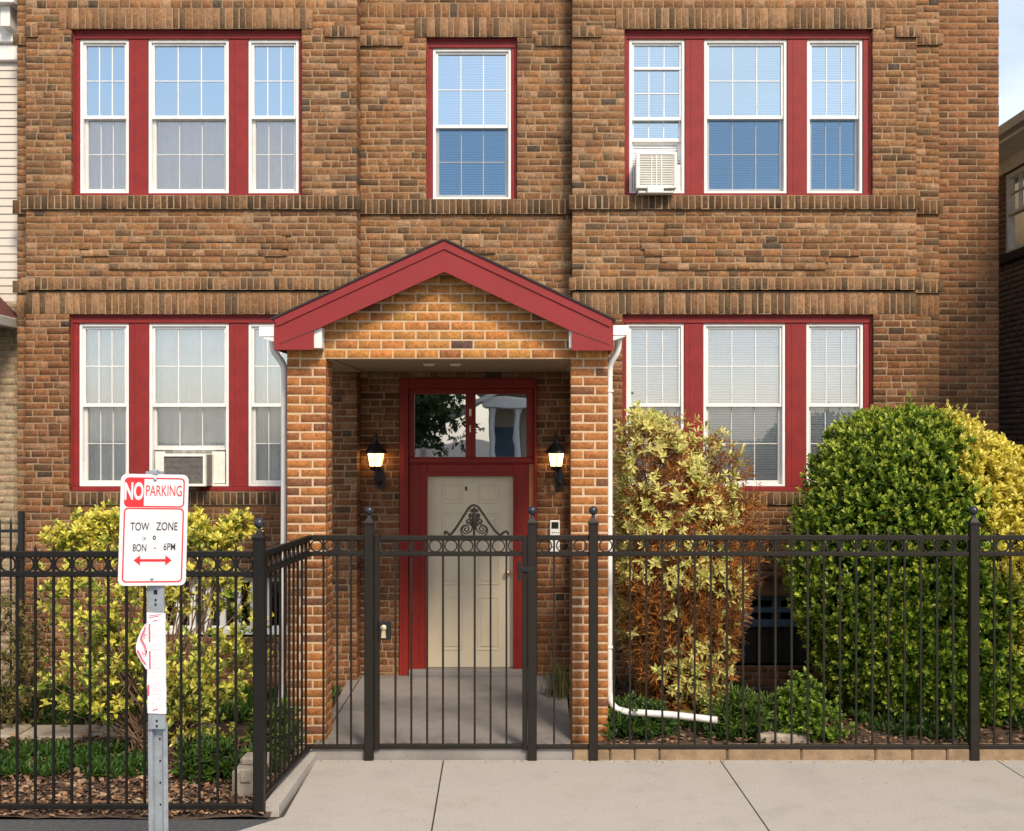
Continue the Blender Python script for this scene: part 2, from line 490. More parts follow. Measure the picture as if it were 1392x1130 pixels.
def np_mesh(name, V, faces, mats, parent=None, mi=None, cols=None, smooth=None, label=None):
    me = bpy.data.meshes.new(name)
    if isinstance(faces, np.ndarray):
        nf, k = faces.shape
        me.vertices.add(len(V)); me.vertices.foreach_set('co', V.astype(np.float32).ravel())
        me.loops.add(nf * k); me.loops.foreach_set('vertex_index', faces.astype(np.int32).ravel())
        me.polygons.add(nf)
        me.polygons.foreach_set('loop_start', np.arange(0, nf * k, k, dtype=np.int32))
        me.update(calc_edges=True)
    else:
        me.from_pydata(V.tolist(), [], faces)
    nf = len(me.polygons)
    for m in mats: me.materials.append(M[m] if isinstance(m, str) else m)
    if mi is not None and len(mats) > 1: me.polygons.foreach_set('material_index', mi)
    if smooth is not None:
        me.polygons.foreach_set('use_smooth', np.array(smooth, dtype=bool))
    if cols is not None:
        c = np.ones((nf, 4), dtype=np.float32); c[:, :3] = np.array(cols, dtype=np.float32)
        a = me.attributes.new('tint', 'FLOAT_COLOR', 'FACE'); a.data.foreach_set('color', c.ravel())
    me.update()
    o = bpy.data.objects.new(name, me); C.objects.link(o)
    if parent is not None: o.parent = parent
    if label: o['label'] = label
    return o

def thing(name, label, cat, loc=(0, 0, 0), group=None):
    o = bpy.data.objects.new(name, None); C.objects.link(o)
    o.location = loc; o.empty_display_size = 0.2
    return tag(o, label, cat, group)
def tag(o, label, cat, group=None, kind=None):
    if label: o['label'] = label
    if cat: o['category'] = cat
    if group: o['group'] = group
    if kind: o['kind'] = kind
    return o
def struct(o):
    o['kind'] = 'structure'; return o
def copy_part(o, loc, parent):
    c = o.copy(); C.objects.link(c); c.parent = parent; c.location = loc
    return c

# ------------------------------------------------------------------ bricks
rng = random.Random(7)
def pal_facade():
    r = rng.random()
    if r < 0.56: b = (0.240, 0.113, 0.048)
    elif r < 0.74: b = (0.190, 0.088, 0.042)
    elif r < 0.90: b = (0.310, 0.175, 0.095)
    elif r < 0.985: b = (0.140, 0.080, 0.042)
    else: b = (0.080, 0.056, 0.040)
    k = rng.uniform(0.80, 1.2); h = rng.uniform(-0.04, 0.04)
    return (b[0] * k * (1 + h) * .98, b[1] * k, b[2] * k * (1 - h) * .98)
def pal_low():
    c = pal_facade()
    return (c[0] * 0.80, c[1] * 0.69, c[2] * 0.66)
def pal_soldier():
    r = rng.random()
    if r < 0.45: b = (0.205, 0.105, 0.048)
    elif r < 0.72: b = (0.265, 0.145, 0.074)
    else: b = (0.120, 0.072, 0.038)
    k = rng.uniform(0.8, 1.2)
    return tuple(x * k for x in b)
def pal_sill():
    c = pal_soldier(); return tuple(x * 0.56 for x in c)
def pal_side():
    r = rng.random()
    b = (0.235, 0.105, 0.046) if r < 0.75 else (0.15, 0.075, 0.037)
    k = rng.uniform(0.82, 1.18)
    return tuple(x * k for x in b)
def pal_porch():
    r = rng.random()
    if r < 0.62: b = (0.315, 0.122, 0.036)
    elif r < 0.90: b = (0.255, 0.096, 0.034)
    else: b = (0.165, 0.068, 0.034)
    k = rng.uniform(0.88, 1.12)
    return tuple(x * k for x in b)

def brick(mb, T, u0, u1, w0, w1, dep, depth, col, c=0.007, jit=0.0015):
    J = lambda a: rng.uniform(-a, a)
    f = [(u0 + c + J(jit), dep + J(jit), w0 + c + J(jit)), (u1 - c + J(jit), dep + J(jit), w0 + c + J(jit)),
         (u1 - c + J(jit), dep + J(jit), w1 - c + J(jit)), (u0 + c + J(jit), dep + J(jit), w1 - c + J(jit))]
    e = dep + c
    a0, a1, b0, b1 = u0 + J(jit), u1 + J(jit), w0 + J(jit), w1 + J(jit)
    o = [(a0, e, b0), (a1, e, b0), (a1, e, b1), (a0, e, b1)]
    k = [(a0, depth, b0), (a1, depth, b0), (a1, depth, b1), (a0, depth, b1)]
    vs = [T(p) for p in f + o + k]
    mb.add(vs, [(0, 1, 2, 3), (4, 5, 1, 0), (5, 6, 2, 1), (6, 7, 3, 2), (7, 4, 0, 3)], 0, col, True)
    mb.add(vs[4:], [(4, 5, 1, 0), (5, 6, 2, 1), (6, 7, 3, 2), (7, 4, 0, 3)], 0, col, False)

def field(mb, T, u0, u1, w0, w1, style='mix', course=0.0715, joint=0.0095, pal=pal_facade, dep=0.0,
          eL=0.03, eR=0.03, depth=0.03, raise_=(), pitch=0.068, jit=0.0032, rec=0.007, back=True, half=0.205, skew=0.4):
    """one rectangle of brickwork: u along the wall, w up; T(u, depth, w) -> world"""
    if u1 - u0 < 0.02 or w1 - w0 < 0.02: return
    h = w1 - w0
    if style == 'soldier':
        n = max(1, round((u1 - u0) / pitch)); p = (u1 - u0) / n
        for i in range(n):
            a, b = u0 + i * p + joint / 2, u0 + (i + 1) * p - joint / 2
            if i == 0: a = u0
            if i == n - 1: b = u1
            dd = eL if i == 0 else eR if i == n - 1 else depth
            brick(mb, T, a, b, w0 + 0.003, w1 - 0.003, dep + rng.uniform(-0.002, 0.002), dd, pal(), jit=jit)
    else:
        n = max(1, round(h / course)); p = h / n
        for r in range(n):
            z0, z1 = w0 + r * p + joint / 2, w0 + (r + 1) * p - joint / 2
            cuts = [u0]
            if style == 'mix':
                x = u0 - rng.uniform(0, 0.15)
                while True:
                    x += rng.choice((0.205, 0.19, 0.105, 0.105, 0.15, 0.13, 0.17))
                    if x > u1 - 0.05: break
                    if x > u0 + 0.05: cuts.append(x)
            elif style == 'run':
                L = half; k0 = math.ceil((u0 - (r % 2) * L / 2) / L)
                x = k0 * L + (r % 2) * L / 2
                while x < u1 - 0.035:
                    if x > u0 + 0.035: cuts.append(x)
                    x += L
            elif style == 'pier':
                cuts.append(u0 + (u1 - u0) * (0.335 if r % 2 else 0.655))
            cuts.append(u1)
            for i in range(len(cuts) - 1):
                a = cuts[i] + (joint / 2 if i else 0); b = cuts[i + 1] - (joint / 2 if i < len(cuts) - 2 else 0)
                cu, cw = (a + b) / 2, (z0 + z1) / 2
                d = dep + rng.uniform(-0.002, 0.003)
                for (ru0, ru1, rw0, rw1, am) in raise_:
                    if ru0 < cu < ru1 and rw0 < cw < rw1: d -= am
                dd = max(eL if i == 0 else 0, eR if i == len(cuts) - 2 else 0, depth)
                brick(mb, T, a, b, z0, z1, d, dd, pal(), jit=jit)
    for (ru0, ru1, rw0, rw1, am) in raise_:
        if style == 'soldier': break
        p = h / max(1, round(h / course))
        ks = [k for k in range(max(1, round(h / course))) if rw0 < w0 + (k + .5) * p < rw1]
        if ks: 
            za, zb_ = w0 + ks[0] * p + .004, w0 + (ks[-1] + 1) * p - .004
            mb.box(*sorted((T((ru0 + .05, 0, 0))[0], T((ru1 - .05, 0, 0))[0])), T((0, dep + rec - am, 0))[1], T((0, dep + rec, 0))[1], za, zb_, 1)
    if back:
        q = lambda a, b, c, d: mb.quad(T(a), T(b), T(c), T(d), 1)
        q((u0 + .003, dep + rec, w0), (u1 - .003, dep + rec, w0), (u1 - .003, dep + rec, w1), (u0 + .003, dep + rec, w1))
        if eL > depth: q((u0 + .004, eL, w0), (u0 + .004, dep + rec, w0), (u0 + .004, dep + rec, w1), (u0 + .004, eL, w1))
        if eR > depth: q((u1 - .004, dep + rec, w0), (u1 - .004, eR, w0), (u1 - .004, eR, w1), (u1 - .004, dep + rec, w1))

def Twall(y): return lambda p: (p[0], y + p[1], p[2])

# ================================================================== THE BRICK BUILDING
DB, DR, DS = 12.10, 12.34, 12.72            # bay plane, recessed plane, set-back side plane
DF = DB + 0.07                              # face of the red window frames in the bays
DFR = DR + 0.07
house = thing('brick_apartment_house', 'brown brick apartment house with red window frames and gabled porch behind iron fence', 'building', (-0.7, DB, 0))
wall, band = MB(), MB()

LB0, LB1, RB0, RB1 = PX(35, DB), PX(485, DB), PX(778, DB), PX(1246, DB)
SL0, SR1 = PX(23, DR), PX(1277, DR)
ZT = PZ(-260, DB)
z_l2 = PZ(11, DB); z_w2t = PZ(42, DF); z_w2b = PZ(268, DF); z_sb = PZ(285, DB)
z_c0 = PZ(378, DB); z_c1 = PZ(394.5, DB); z_w1t = PZ(427.5, DF); z_w1b = PZ(668, DF); z_s1 = PZ(686, DB)
GZ = 0.0
TB, TR, TS = Twall(DB), Twall(DR), Twall(DS)

def bay(x0, x1, hole2, hole1, lint, basement, raises):
    h20, h21 = hole2; h10, h11 = hole1
    RET = DR - DB + 0.03
    E = dict(eL=RET, eR=RET)
    field(wall, TB, x0, x1, PZ(0, DB), ZT, **E)
    field(wall, TB, x0, x1, z_l2, PZ(0, DB), 'soldier', pitch=0.105, pal=pal_facade, **E)
    field(wall, TB, x0, lint[0], z_w2t, z_l2, eL=RET)
    field(wall, TB, lint[1], x1, z_w2t, z_l2, eR=RET)
    field(band, TB, lint[0], lint[1], z_w2t - 0.004, z_l2, 'soldier', pal=pal_soldier, dep=-0.012, depth=0.10, eL=.1, eR=.1)
    field(wall, TB, x0, h20, z_w2b, z_w2t, eL=RET, eR=0.10)
    field(wall, TB, h21, x1, z_w2b, z_w2t, eL=0.10, eR=RET)
    field(wall, TB, x0, x1, z_c1, z_sb, raise_=raises, **E)
    field(wall, TB, x0, x1, z_sb, z_w2b, 'soldier', pal=pal_sill, **E)
    field(wall, TB, x0, x1, z_c1, z_c0, 'soldier', **E)
    field(band, TB, x0, x1, z_w1t - 0.004, PZ(396.5, DB), 'soldier', pal=pal_soldier, dep=0.0, depth=0.10, eL=RET, eR=RET)
    field(wall, TB, x0, h10, z_w1b, z_w1t, pal=pal_low, eL=RET, eR=0.10)
    field(wall, TB, h11, x1, z_w1b, z_w1t, pal=pal_low, eL=0.10, eR=RET)
    b0, b1, bz0, bz1 = basement
    field(wall, TB, x0, x1, bz1, z_w1b, pal=pal_low, **E)
    field(wall, TB, x0, b0, -0.1, bz1, pal=pal_low, eL=RET, eR=0.25)
    field(wall, TB, b1, x1, -0.1, bz1, pal=pal_low, eL=0.25, eR=RET)
    field(wall, TB, b0, b1, -0.1, bz0, pal=pal_low)

LH2 = (PX(100, DF), PX(412, DF)); LH1 = (PX(97, DF), PX(412, DF))
RH2 = (PX(848.5, DF), PX(1184, DF)); RH1 = (PX(845.5, DF), PX(1185, DF))
P = lambda a, b, c, d, am=0.024: (PX(a, DB), PX(b, DB), PZ(d, DB), PZ(c, DB), am)
LBAS = (PX(215, DB), PX(402, DB), PZ(866, DB), PZ(786, DB))
RBAS = (PX(978, DB), PX(1140, DB), PZ(905, DB), PZ(787, DB))
bay(LB0, LB1, LH2, LH1, (PX(80, DB), PX(425, DB)), LBAS,
    [P(172, 390, 312, 329), P(115, 390, 329, 345), P(142, 364, 345, 363)])
bay(RB0, RB1, RH2, RH1, (PX(837, DB), PX(1204, DB)), RBAS,
    [P(900, 1128, 300, 329), P(870, 1162, 329, 346), P(900, 1128, 346, 364)])

# continuous raised string courses over the wall (stand proud of it)
def proud(x0, x1, d, z0, z1, out, pal=pal_sill, top=True):
    field(band, Twall(d), x0, x1, z0, z1, 'soldier', pal=pal, dep=-out, depth=0.01, eL=0.01, eR=0.01, rec=0.006)
    if top:
        band.quad((x0, d - out + .006, z1 - .004), (x1, d - out + .006, z1 - .004), (x1, d + .02, z1 - .001), (x0, d + .02, z1 - .001), 1)
        band.quad((x0, d - out + .006, z0 + .004), (x0, d + .02, z0 + .004), (x1, d + .02, z0 + .004), (x1, d - out + .006, z0 + .004), 1)
O = 0.035
proud(LB0 - O, LB1 + O, DB, z_sb, z_w2b - .002, O)
proud(RB0 - O, RB1 + O, DB, z_sb, z_w2b - .002, O)
proud(LB0 - O, LB1 + O, DB, z_c1, z_c0, O, pal_soldier)
proud(RB0 - O, RB1 + O, DB, z_c1, z_c0, O, pal_soldier)
proud(PX(88, DB), PX(422, DB), DB, z_s1, z_w1b - .002, 0.03)
proud(PX(836, DB), PX(1194, DB), DB, z_s1, z_w1b - .002, 0.03)
zb0, zb1 = PZ(51, DB), PZ(36, DB)
for a, b in ((441, 485), (778, 818), (1217, 1246), (35, 52)):
    proud(PX(a, DB), PX(b, DB) + (O if b in (485, 1246) else 0), DB, zb0, zb1, 0.03, pal_soldier)
# recessed strips at both outer corners
for a, b in ((SL0, LB0), (RB1, SR1)):
    field(wall, TR, a, b, -0.1, ZT, 'mix', eL=0.5, eR=0.5)
    oo = (O, 0) if a == SL0 else (0, O)
    proud(a - oo[0], b + oo[1] , DR, z_sb, z_w2b - .002, O)
    proud(a - oo[0], b + oo[1], DR, z_c1, z_c0, O, pal_soldier)
    proud(a, b, DR, z_w1t, PZ(396.5, DB), 0.008, pal_soldier)
    proud(a - oo[0], b + oo[1], DR, zb0, zb1, 0.03, pal_soldier)
# set-back flank at the right
field(wall, TS, SR1 - 0.05, PX(1358, DS), -0.1, ZT, 'run', pal=pal_side, course=0.0735, eR=0.4)

# recessed middle
CH = (PX(580, DFR), PX(703, DFR), PZ(273, DFR), PZ(53, DFR))
DH = (PX(543, DR), PX(730, DR), PZ(514, DR))
zc_l = PZ(24, DR)
field(wall, TR, LB1, RB1 * 0 + RB0, PZ(4, DR), ZT)
field(wall, TR, LB1, RB0, zc_l, PZ(4, DR), 'soldier', pitch=0.085, pal=pal_facade)
field(wall, TR, LB1, PX(564, DR), CH[3], zc_l)
field(wall, TR, PX(723, DR), RB0, CH[3], zc_l)
field(band, TR, PX(564, DR), PX(723, DR), CH[3] - .004, zc_l, 'soldier', pal=pal_soldier, dep=-0.012, depth=.1, eL=.1, eR=.1)
field(wall, TR, LB1, CH[0], CH[2], CH[3], eR=0.10)
field(wall, TR, CH[1], RB0, CH[2], CH[3], eL=0.10)
proud(LB1, RB0, DR, PZ(291.5, DR), CH[2] - .002, O)
zb0r, zb1r = PZ(63, DR), PZ(49, DR)
proud(LB1, PX(548, DR), DR, zb0r, zb1r, 0.03, pal_soldier)
proud(PX(727, DR), RB0, DR, zb0r, zb1r, 0.03, pal_soldier)
Q = lambda a, b, c, d, am=0.025: (PX(a, DR), PX(b, DR), PZ(d, DR), PZ(c, DR), am)
field(wall, TR, LB1, RB0, DH[2] + .0, CH[2], raise_=[Q(630, 654, 312, 322), Q(622, 664, 322, 334), Q(615, 672, 334, 348)])
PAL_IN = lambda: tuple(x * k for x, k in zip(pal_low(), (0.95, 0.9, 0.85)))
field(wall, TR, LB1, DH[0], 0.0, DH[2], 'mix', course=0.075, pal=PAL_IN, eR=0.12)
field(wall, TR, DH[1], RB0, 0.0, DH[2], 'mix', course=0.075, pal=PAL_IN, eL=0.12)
wall.build('brick_wall', ['brick', 'mortar'], house)
band.build('brick_course', ['brick', 'mortar'], house, 'soldier courses and sill bands of darker upright bricks')

# unseen body of the house: walls and roof added to stop light leaking in
sh = MB()
xl, xr = SL0 + 0.01, PX(1358, DS) - 0.01
sh.box(xl, xl + 0.2, DR + 0.05, 21, -0.1, ZT - .01)
sh.build('side_wall', 'tanbrick', house); sh = MB()
sh.box(xr - 0.2, xr, DS + 0.05, 21, -0.1, ZT - .01)
sh.build('side_wall', 'tanbrick', house); sh = MB()
sh.box(xl, xr, 21, 21.2, -0.1, ZT - .01)
sh.build('back_wall', 'tanbrick', house)
rf = MB(); rf.box(xl - 0.1, xr + 0.1, DB - 0.1, 21.4, ZT, ZT + 0.25, c=0.02); rf.build('roof', 'shingle', house)
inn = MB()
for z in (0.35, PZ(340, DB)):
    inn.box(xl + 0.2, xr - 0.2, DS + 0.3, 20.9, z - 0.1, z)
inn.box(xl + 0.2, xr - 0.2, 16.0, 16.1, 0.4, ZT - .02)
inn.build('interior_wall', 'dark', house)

# ---------------------------------------------------------------- windows
def grid_panes(mb, x0, x1, z0, z1, y, nx, nz, w=0.010, t=0.012):
    for i in range(1, nx):
        x = x0 + (x1 - x0) * i / nx
        mb.box(x - w / 2, x + w / 2, y, y + t, z0, z1, c=0.002)
    for i in range(1, nz):
        z = z0 + (z1 - z0) * i / nz
        mb.box(x0, x1, y + 0.001, y + t - .001, z - w / 2, z + w / 2, c=0.002)

def sash(parent, x0, x1, z0, z1, y, st, top, bot, nz, glass, nx=3, name='sash', th=0.034):
    m = MB()
    m.box(x0, x0 + st, y, y + th, z0, z1, c=0.004)
    m.box(x1 - st, x1, y, y + th, z0, z1, c=0.004)
    m.box(x0 + st, x1 - st, y, y + th, z1 - top, z1, c=0.004)
    m.box(x0 + st, x1 - st, y, y + th, z0, z0 + bot, c=0.004)
    grid_panes(m, x0 + st, x1 - st, z0 + bot, z1 - top, y + th * 0.42, nx, nz)
    m.build(name, 'white', parent)
    g = MB(); yy = y + th * 0.75
    g.quad((x0 + st, yy, z0 + bot), (x1 - st, yy, z0 + bot), (x1 - st, yy, z1 - top), (x0 + st, yy, z1 - top))
    g.build('pane', glass, parent)

def blind(parent, x0, x1, z0, z1, y, seed, pitch=0.026, tilt=1.08, material='blind'):
    m = MB(); rr = random.Random(seed)
    n = int((z1 - z0) / pitch)
    for i in range(n):
        z = z1 - 0.03 - i * pitch
        if z < z0: break
        s = rr.uniform(-0.002, 0.002); wv = 0.013
        dz, dy = wv * math.sin(tilt), wv * math.cos(tilt)
        m.quad((x0, y - dy, z - dz + s), (x1, y - dy, z - dz - s), (x1, y + dy, z + dz - s), (x0, y + dy, z + dz + s))
    m.box(x0, x1, y - .02, y + .02, z1 - .03, z1, c=0.003)
    for k in (0.2, 0.8):
        x = x0 + (x1 - x0) * k
        m.box(x - .0015, x + .0015, y - .016, y - .014, z0, z1 - .03)
    m.build('blind', material, parent)

def curtain(parent, x0, x1, z0, z1, y, seed, material, amp=0.018, waves=7):
    m = MB(); rr = random.Random(seed)
    n, k = 64, 6
    ph = [rr.uniform(0, 6.28) for _ in range(4)]
    vs = []
    for j in range(k + 1):
        for i in range(n + 1):
            u = i / n; v = j / k
            yy = amp * (math.sin(u * waves * 6.28 + ph[0]) + 0.5 * math.sin(u * waves * 2.3 * 6.28 + ph[1]) + 0.5 * math.sin(u * 9 + 3 * v + ph[2]))
            vs.append((x0 + (x1 - x0) * u, y + yy, z0 + (z1 - z0) * v))
    fs = [(j * (n + 1) + i, j * (n + 1) + i + 1, (j + 1) * (n + 1) + i + 1, (j + 1) * (n + 1) + i) for j in range(k) for i in range(n)]
    m.add(vs, fs, smooth=True)
    m.build('curtain', material, parent)

def window(x0, x1, z0, z1, yf, units, zt, zb, zm, upper, cover, seed, special=None, lower_screen='screen', label=None):
    """red timber frame with white double-hung sashes; yf = front of the red frame"""
    fr = MB()
    D = 0.06
    ys = yf + 0.012
    fr.box(x0, x1, yf - .012, yf + D, zt + .012, z1, c=0.004)                    # head
    fr.box(x0 + .0, x1 - .0, yf - .022, yf + D, z0, zb - .002, c=0.004)          # sill
    edges = [x0] + [v for u in units for v in u] + [x1]
    for i in range(0, len(edges), 2):
        a, b = edges[i], edges[i + 1]
        fr.box(a, b, yf, yf + D, zb - .002, zt + .012, c=0.004)
        if i not in (0, len(edges) - 2):                                          # bead lines on the mullions
            for s in (0.30,):
                fr.box(a + (b - a) * s - .003, a + (b - a) * s + .003, yf - .003, yf + .002, zb + .01, zt, c=0.001)
        # outer brick mould
    fr.box(x0, x0 + .022, yf - .022, yf - .001, z0 + .02, z1 - .02, c=0.004)
    fr.box(x1 - .022, x1, yf - .022, yf - .001, z0 + .02, z1 - .02, c=0.004)
    fr.box(x0 + .022, x1 - .022, yf - .024, yf - .0125, z1 - .028, z1, c=0.004)
    win = fr.build('window', 'red', house, label)
    for ui, (a, b) in enumerate(units):
        fw = 0.032
        v = MB()                                                                   # white outer frame of the unit
        v.box(a + .002, a + fw, ys, ys + .11, zb, zt + .01, c=0.004)
        v.box(b - fw, b - .002, ys, ys + .11, zb, zt + .01, c=0.004)
        v.box(a + fw, b - fw, ys, ys + .11, zt - .022, zt + .01, c=0.004)
        v.box(a + fw, b - fw, ys - .006, ys + .11, zb, zb + .022, c=0.004)
        v.build('sash_frame', 'white', win)
        r = MB(); r.box(a + .006, b - .006, ys - .004, ys - .0005, zt + .001, zt + .0095); r.build('stained_head', 'rust_vinyl', win)
        ia, ib, iz0, iz1 = a + fw, b - fw, zb + .022, zt - .022
        gl = 'glass_up' if upper else 'glass_pale'
        sp = special.get(ui) if special else None
        yu, yl = ys + .022, ys + .062
        if sp == 'ac_up':
            za, zc, ze = PZ(92, yf), PZ(160, yf), PZ(188, yf)
            sash(win, ia, ib, zc - .02, iz1, yu, .022, .022, .035, 3, gl)
            rl = MB(); rl.box(ia + .004, ib - .004, yu - .006, yu + .03, za - .014, za + .014, c=.003); rl.build('storm_rail', 'white', win)
            sash(win, ia, ib, ze - .018, zc + .02, yl, .022, .03, .034, 1, gl)
            sash(win, ia, ib, PZ(215, yf), ze - .012, yl + .04, .022, .02, .02, 1, gl)
            zlow = zc
        elif sp == 'ac_low':
            ze = PZ(612, yf)
            sash(win, ia, ib, zm - .018, iz1, yu, .024, .024, .036, 2, gl)
            sash(win, ia, ib, ze, zm + .018, yl, .030, .03, .045, 1, 'glass')
        else:
            sash(win, ia, ib, zm - .018, iz1, yu, .024, .024, .036, 2, gl)
            sash(win, ia, ib, iz0, zm + .018, yl, .032, .034, .038, 2, 'glass' if not upper else 'glass_sky_tint' if lower_screen == 'screen' else 'glass_pale')
        if sp != 'ac_up':
            s = MB(); yy = ys + .030
            zlo = iz0 if sp != 'ac_low' else PZ(610, yf)
            s.quad((ia + .008, yy, zlo), (ib - .008, yy, zlo), (ib - .008, yy, zm - .02), (ia + .008, yy, zm - .02))
            s.build('insect_screen', lower_screen, win)
        cv = cover[ui]
        yb = ys + .115
        if cv == 'blind': blind(win, ia - .01, ib + .01, iz0, iz1 + .02, yb, seed + ui)
        elif cv: curtain(win, ia - .03, ib + .03, iz0 - .02, iz1 + .02, yb + .02, seed + ui, cv, amp=0.010 if ui == 1 else 0.016, waves=5 if ui != 1 else 8)
        jb = MB()                                                                  # lining of the opening, so the room reads as a depth
        jb.box(a - .03, a + .001, yf + D + .06, yf + .42, zb - .02, zt + .03)
        jb.build('window_lining', 'white', win); jb = MB()
        jb.box(b - .001, b + .03, yf + D + .06, yf + .42, zb - .02, zt + .03)
        jb.build('window_lining', 'white', win)
    return win

def U(lst, d): return [(PX(a, d), PX(b, d)) for a, b in lst]
z2t, z2b, z2m = PZ(55, DF), PZ(263, DF), PZ(158.5, DF)
z1t, z1b, z1m = PZ(441, DF), PZ(661.5, DF), PZ(551, DF)
window(LH2[0], LH2[1], z_w2b, z_w2t, DF, U([(108, 175), (201, 311), (337, 406)], DF), z2t, z2b, z2m, True,
       ['curtain_white', 'curtain_grey', 'curtain_grey'], 11, lower_screen='screen_pale', label='upper triple window above the yellow shrub, grey shades behind its lower sashes')
window(RH2[0], RH2[1], z_w2b, z_w2t, DF, U([(855, 931), (957, 1070), (1097, 1173)], DF), z2t, z2b, z2m, True,
       ['blind', 'blind', 'blind'], 21, special={0: 'ac_up'}, label='upper triple window with an air conditioner and white blinds')
window(CH[0], CH[1], CH[2], CH[3], DFR, U([(588, 695)], DFR), PZ(67, DFR), PZ(271, DFR), PZ(171, DFR), True,
       ['blind'], 31, label='single window over the porch gable')
window(LH1[0], LH1[1], z_w1b, z_w1t, DF, U([(107, 175), (202, 311), (337, 406)], DF), z1t, z1b, z1m, False,
       ['curtain', 'curtain', 'curtain'], 41, special={1: 'ac_low'}, lower_screen='screen_pale', label='lower triple window with cream curtains and an air conditioner')
window(RH1[0], RH1[1], z_w1b, z_w1t, DF, U([(851, 930), (956, 1068), (1096, 1174)], DF), z1t, z1b, z1m, False,
       ['blind', 'blind', 'blind'], 51, lower_screen='screen_pale', label='lower triple window with white blinds behind the shrubs')

# basement windows
def bas(r, kind):
    b0, b1, q0, q1 = r
    y = DB + 0.12
    f = MB()
    if kind == 'slat':
        f.box(b0, b1, y, y + .06, q0, q0 + .09, c=.006); f.box(b0, b1, y, y + .06, q1 - .05, q1, c=.006)
        n = 9
        for i in range(n + 1):
            x = b0 + (b1 - b0) * i / n
            f.box(x - .03, x + .03, y + .005, y + .05, q0 + .09, q1 - .05, c=.004)
        w_ = f.build('basement_window', 'white', house, 'pale slatted basement window behind the yellow shrub')
        p = MB(); p.quad((b0, y + .04, q0 + .09), (b1, y + .04, q0 + .09), (b1, y + .04, q1 - .05), (b0, y + .04, q1 - .05)); p.build('pane', 'glass', w_)
    else:
        zt_, zb_ = PZ(812, DB), PZ(852, DB)
        f.box(b0, b1, y, y + .06, zt_ - .05, zt_, c=.004)
        f.box(b0, b1, y - .02, y + .06, zb_ - .02, zb_ + .05, c=.004)
        f.box(b0, b1, y - .01, y + .05, (zt_ + zb_) / 2 - .025, (zt_ + zb_) / 2 + .03, c=.004)
        for x in (b0 + .04, (b0 + b1) / 2, b1 - .04):
            f.box(x - .03, x + .03, y + .002, y + .055, zb_ + .05, zt_ - .05, c=.004)
        w_ = f.build('basement_window', 'bluewood', house, 'blue framed basement window between the brown shrub and the green shrub')
        p = MB(); p.quad((b0, y + .04, zb_), (b1, y + .04, zb_), (b1, y + .04, zt_), (b0, y + .04, zt_)); p.build('pane', 'glass', w_)
        l = MB(); l.box(b0, b1, DB + .06, DB + .2, zt_ + .002, q1, c=.006); l.build('lintel', 'lintelwood', w_)
        pn = MB()
        nn = 9
        for i in range(nn):
            xa, xb = b0 + (b1 - b0) * i / nn + .003, b0 + (b1 - b0) * (i + 1) / nn - .003
            pn.box(xa, xb, y + .01, y + .05, q0, zb_ - .022, c=.004)
        pn.build('board_panel', 'darkwood', w_)
        cr = MB(); xx = b0 + .62
        cr.box(xx - .04, xx + .05, y + .07, y + .075, zb_ + .05, zt_ - .05); cr.box(b0 + .28, b0 + .36, y + .07, y + .075, zb_ + .05, zt_ - .05)
        cr.build('curtain', 'curtain_white', w_)
bas(LBAS, 'slat'); bas(RBAS, 'boards')

# ---------------------------------------------------------------- porch
DP = 9.82                                   # front of the piers
FLZ0, FLZ1 = 0.085, 0.125                   # porch floor, front and back
PL0, PL1, PR0, PR1 = PX(390, DP), PX(443, DP), PX(776, DP), PX(826.5, DP)
ZBEAM = PZ(487.5, DP)
PD = 0.34
def pier(x0, x1):
    m = MB(); T = Twall(DP)
    z0, z1 = FLZ0 - 0.03, ZBEAM
    field(m, T, x0, x1, z0, z1, 'pier', course=0.0775, joint=0.012, pal=pal_porch, eL=.09, eR=.09, depth=.03, jit=.0008, rec=.006)
    TRr = lambda p: (x1 - p[1], DP + p[0], p[2])
    TLl = lambda p: (x0 + p[1], DP + p[0], p[2])
    field(m, TRr, 0.095, PD, z0, z1, 'pier', course=0.0775, joint=0.012, pal=pal_porch, jit=.0008, rec=.006)
    field(m, TLl, 0.095, PD, z0, z1, 'pier', course=0.0775, joint=0.012, pal=pal_porch, jit=.0008, rec=.006)
    m.box(x0 + .008, x1 - .008, DP + .03, DP + PD, z0 - .1, z1 - .002, mi=1)
    m.build('porch_pier', ['brick_porch', 'mortar_porch'], house)
pier(PL0, PL1); pier(PR0, PR1)
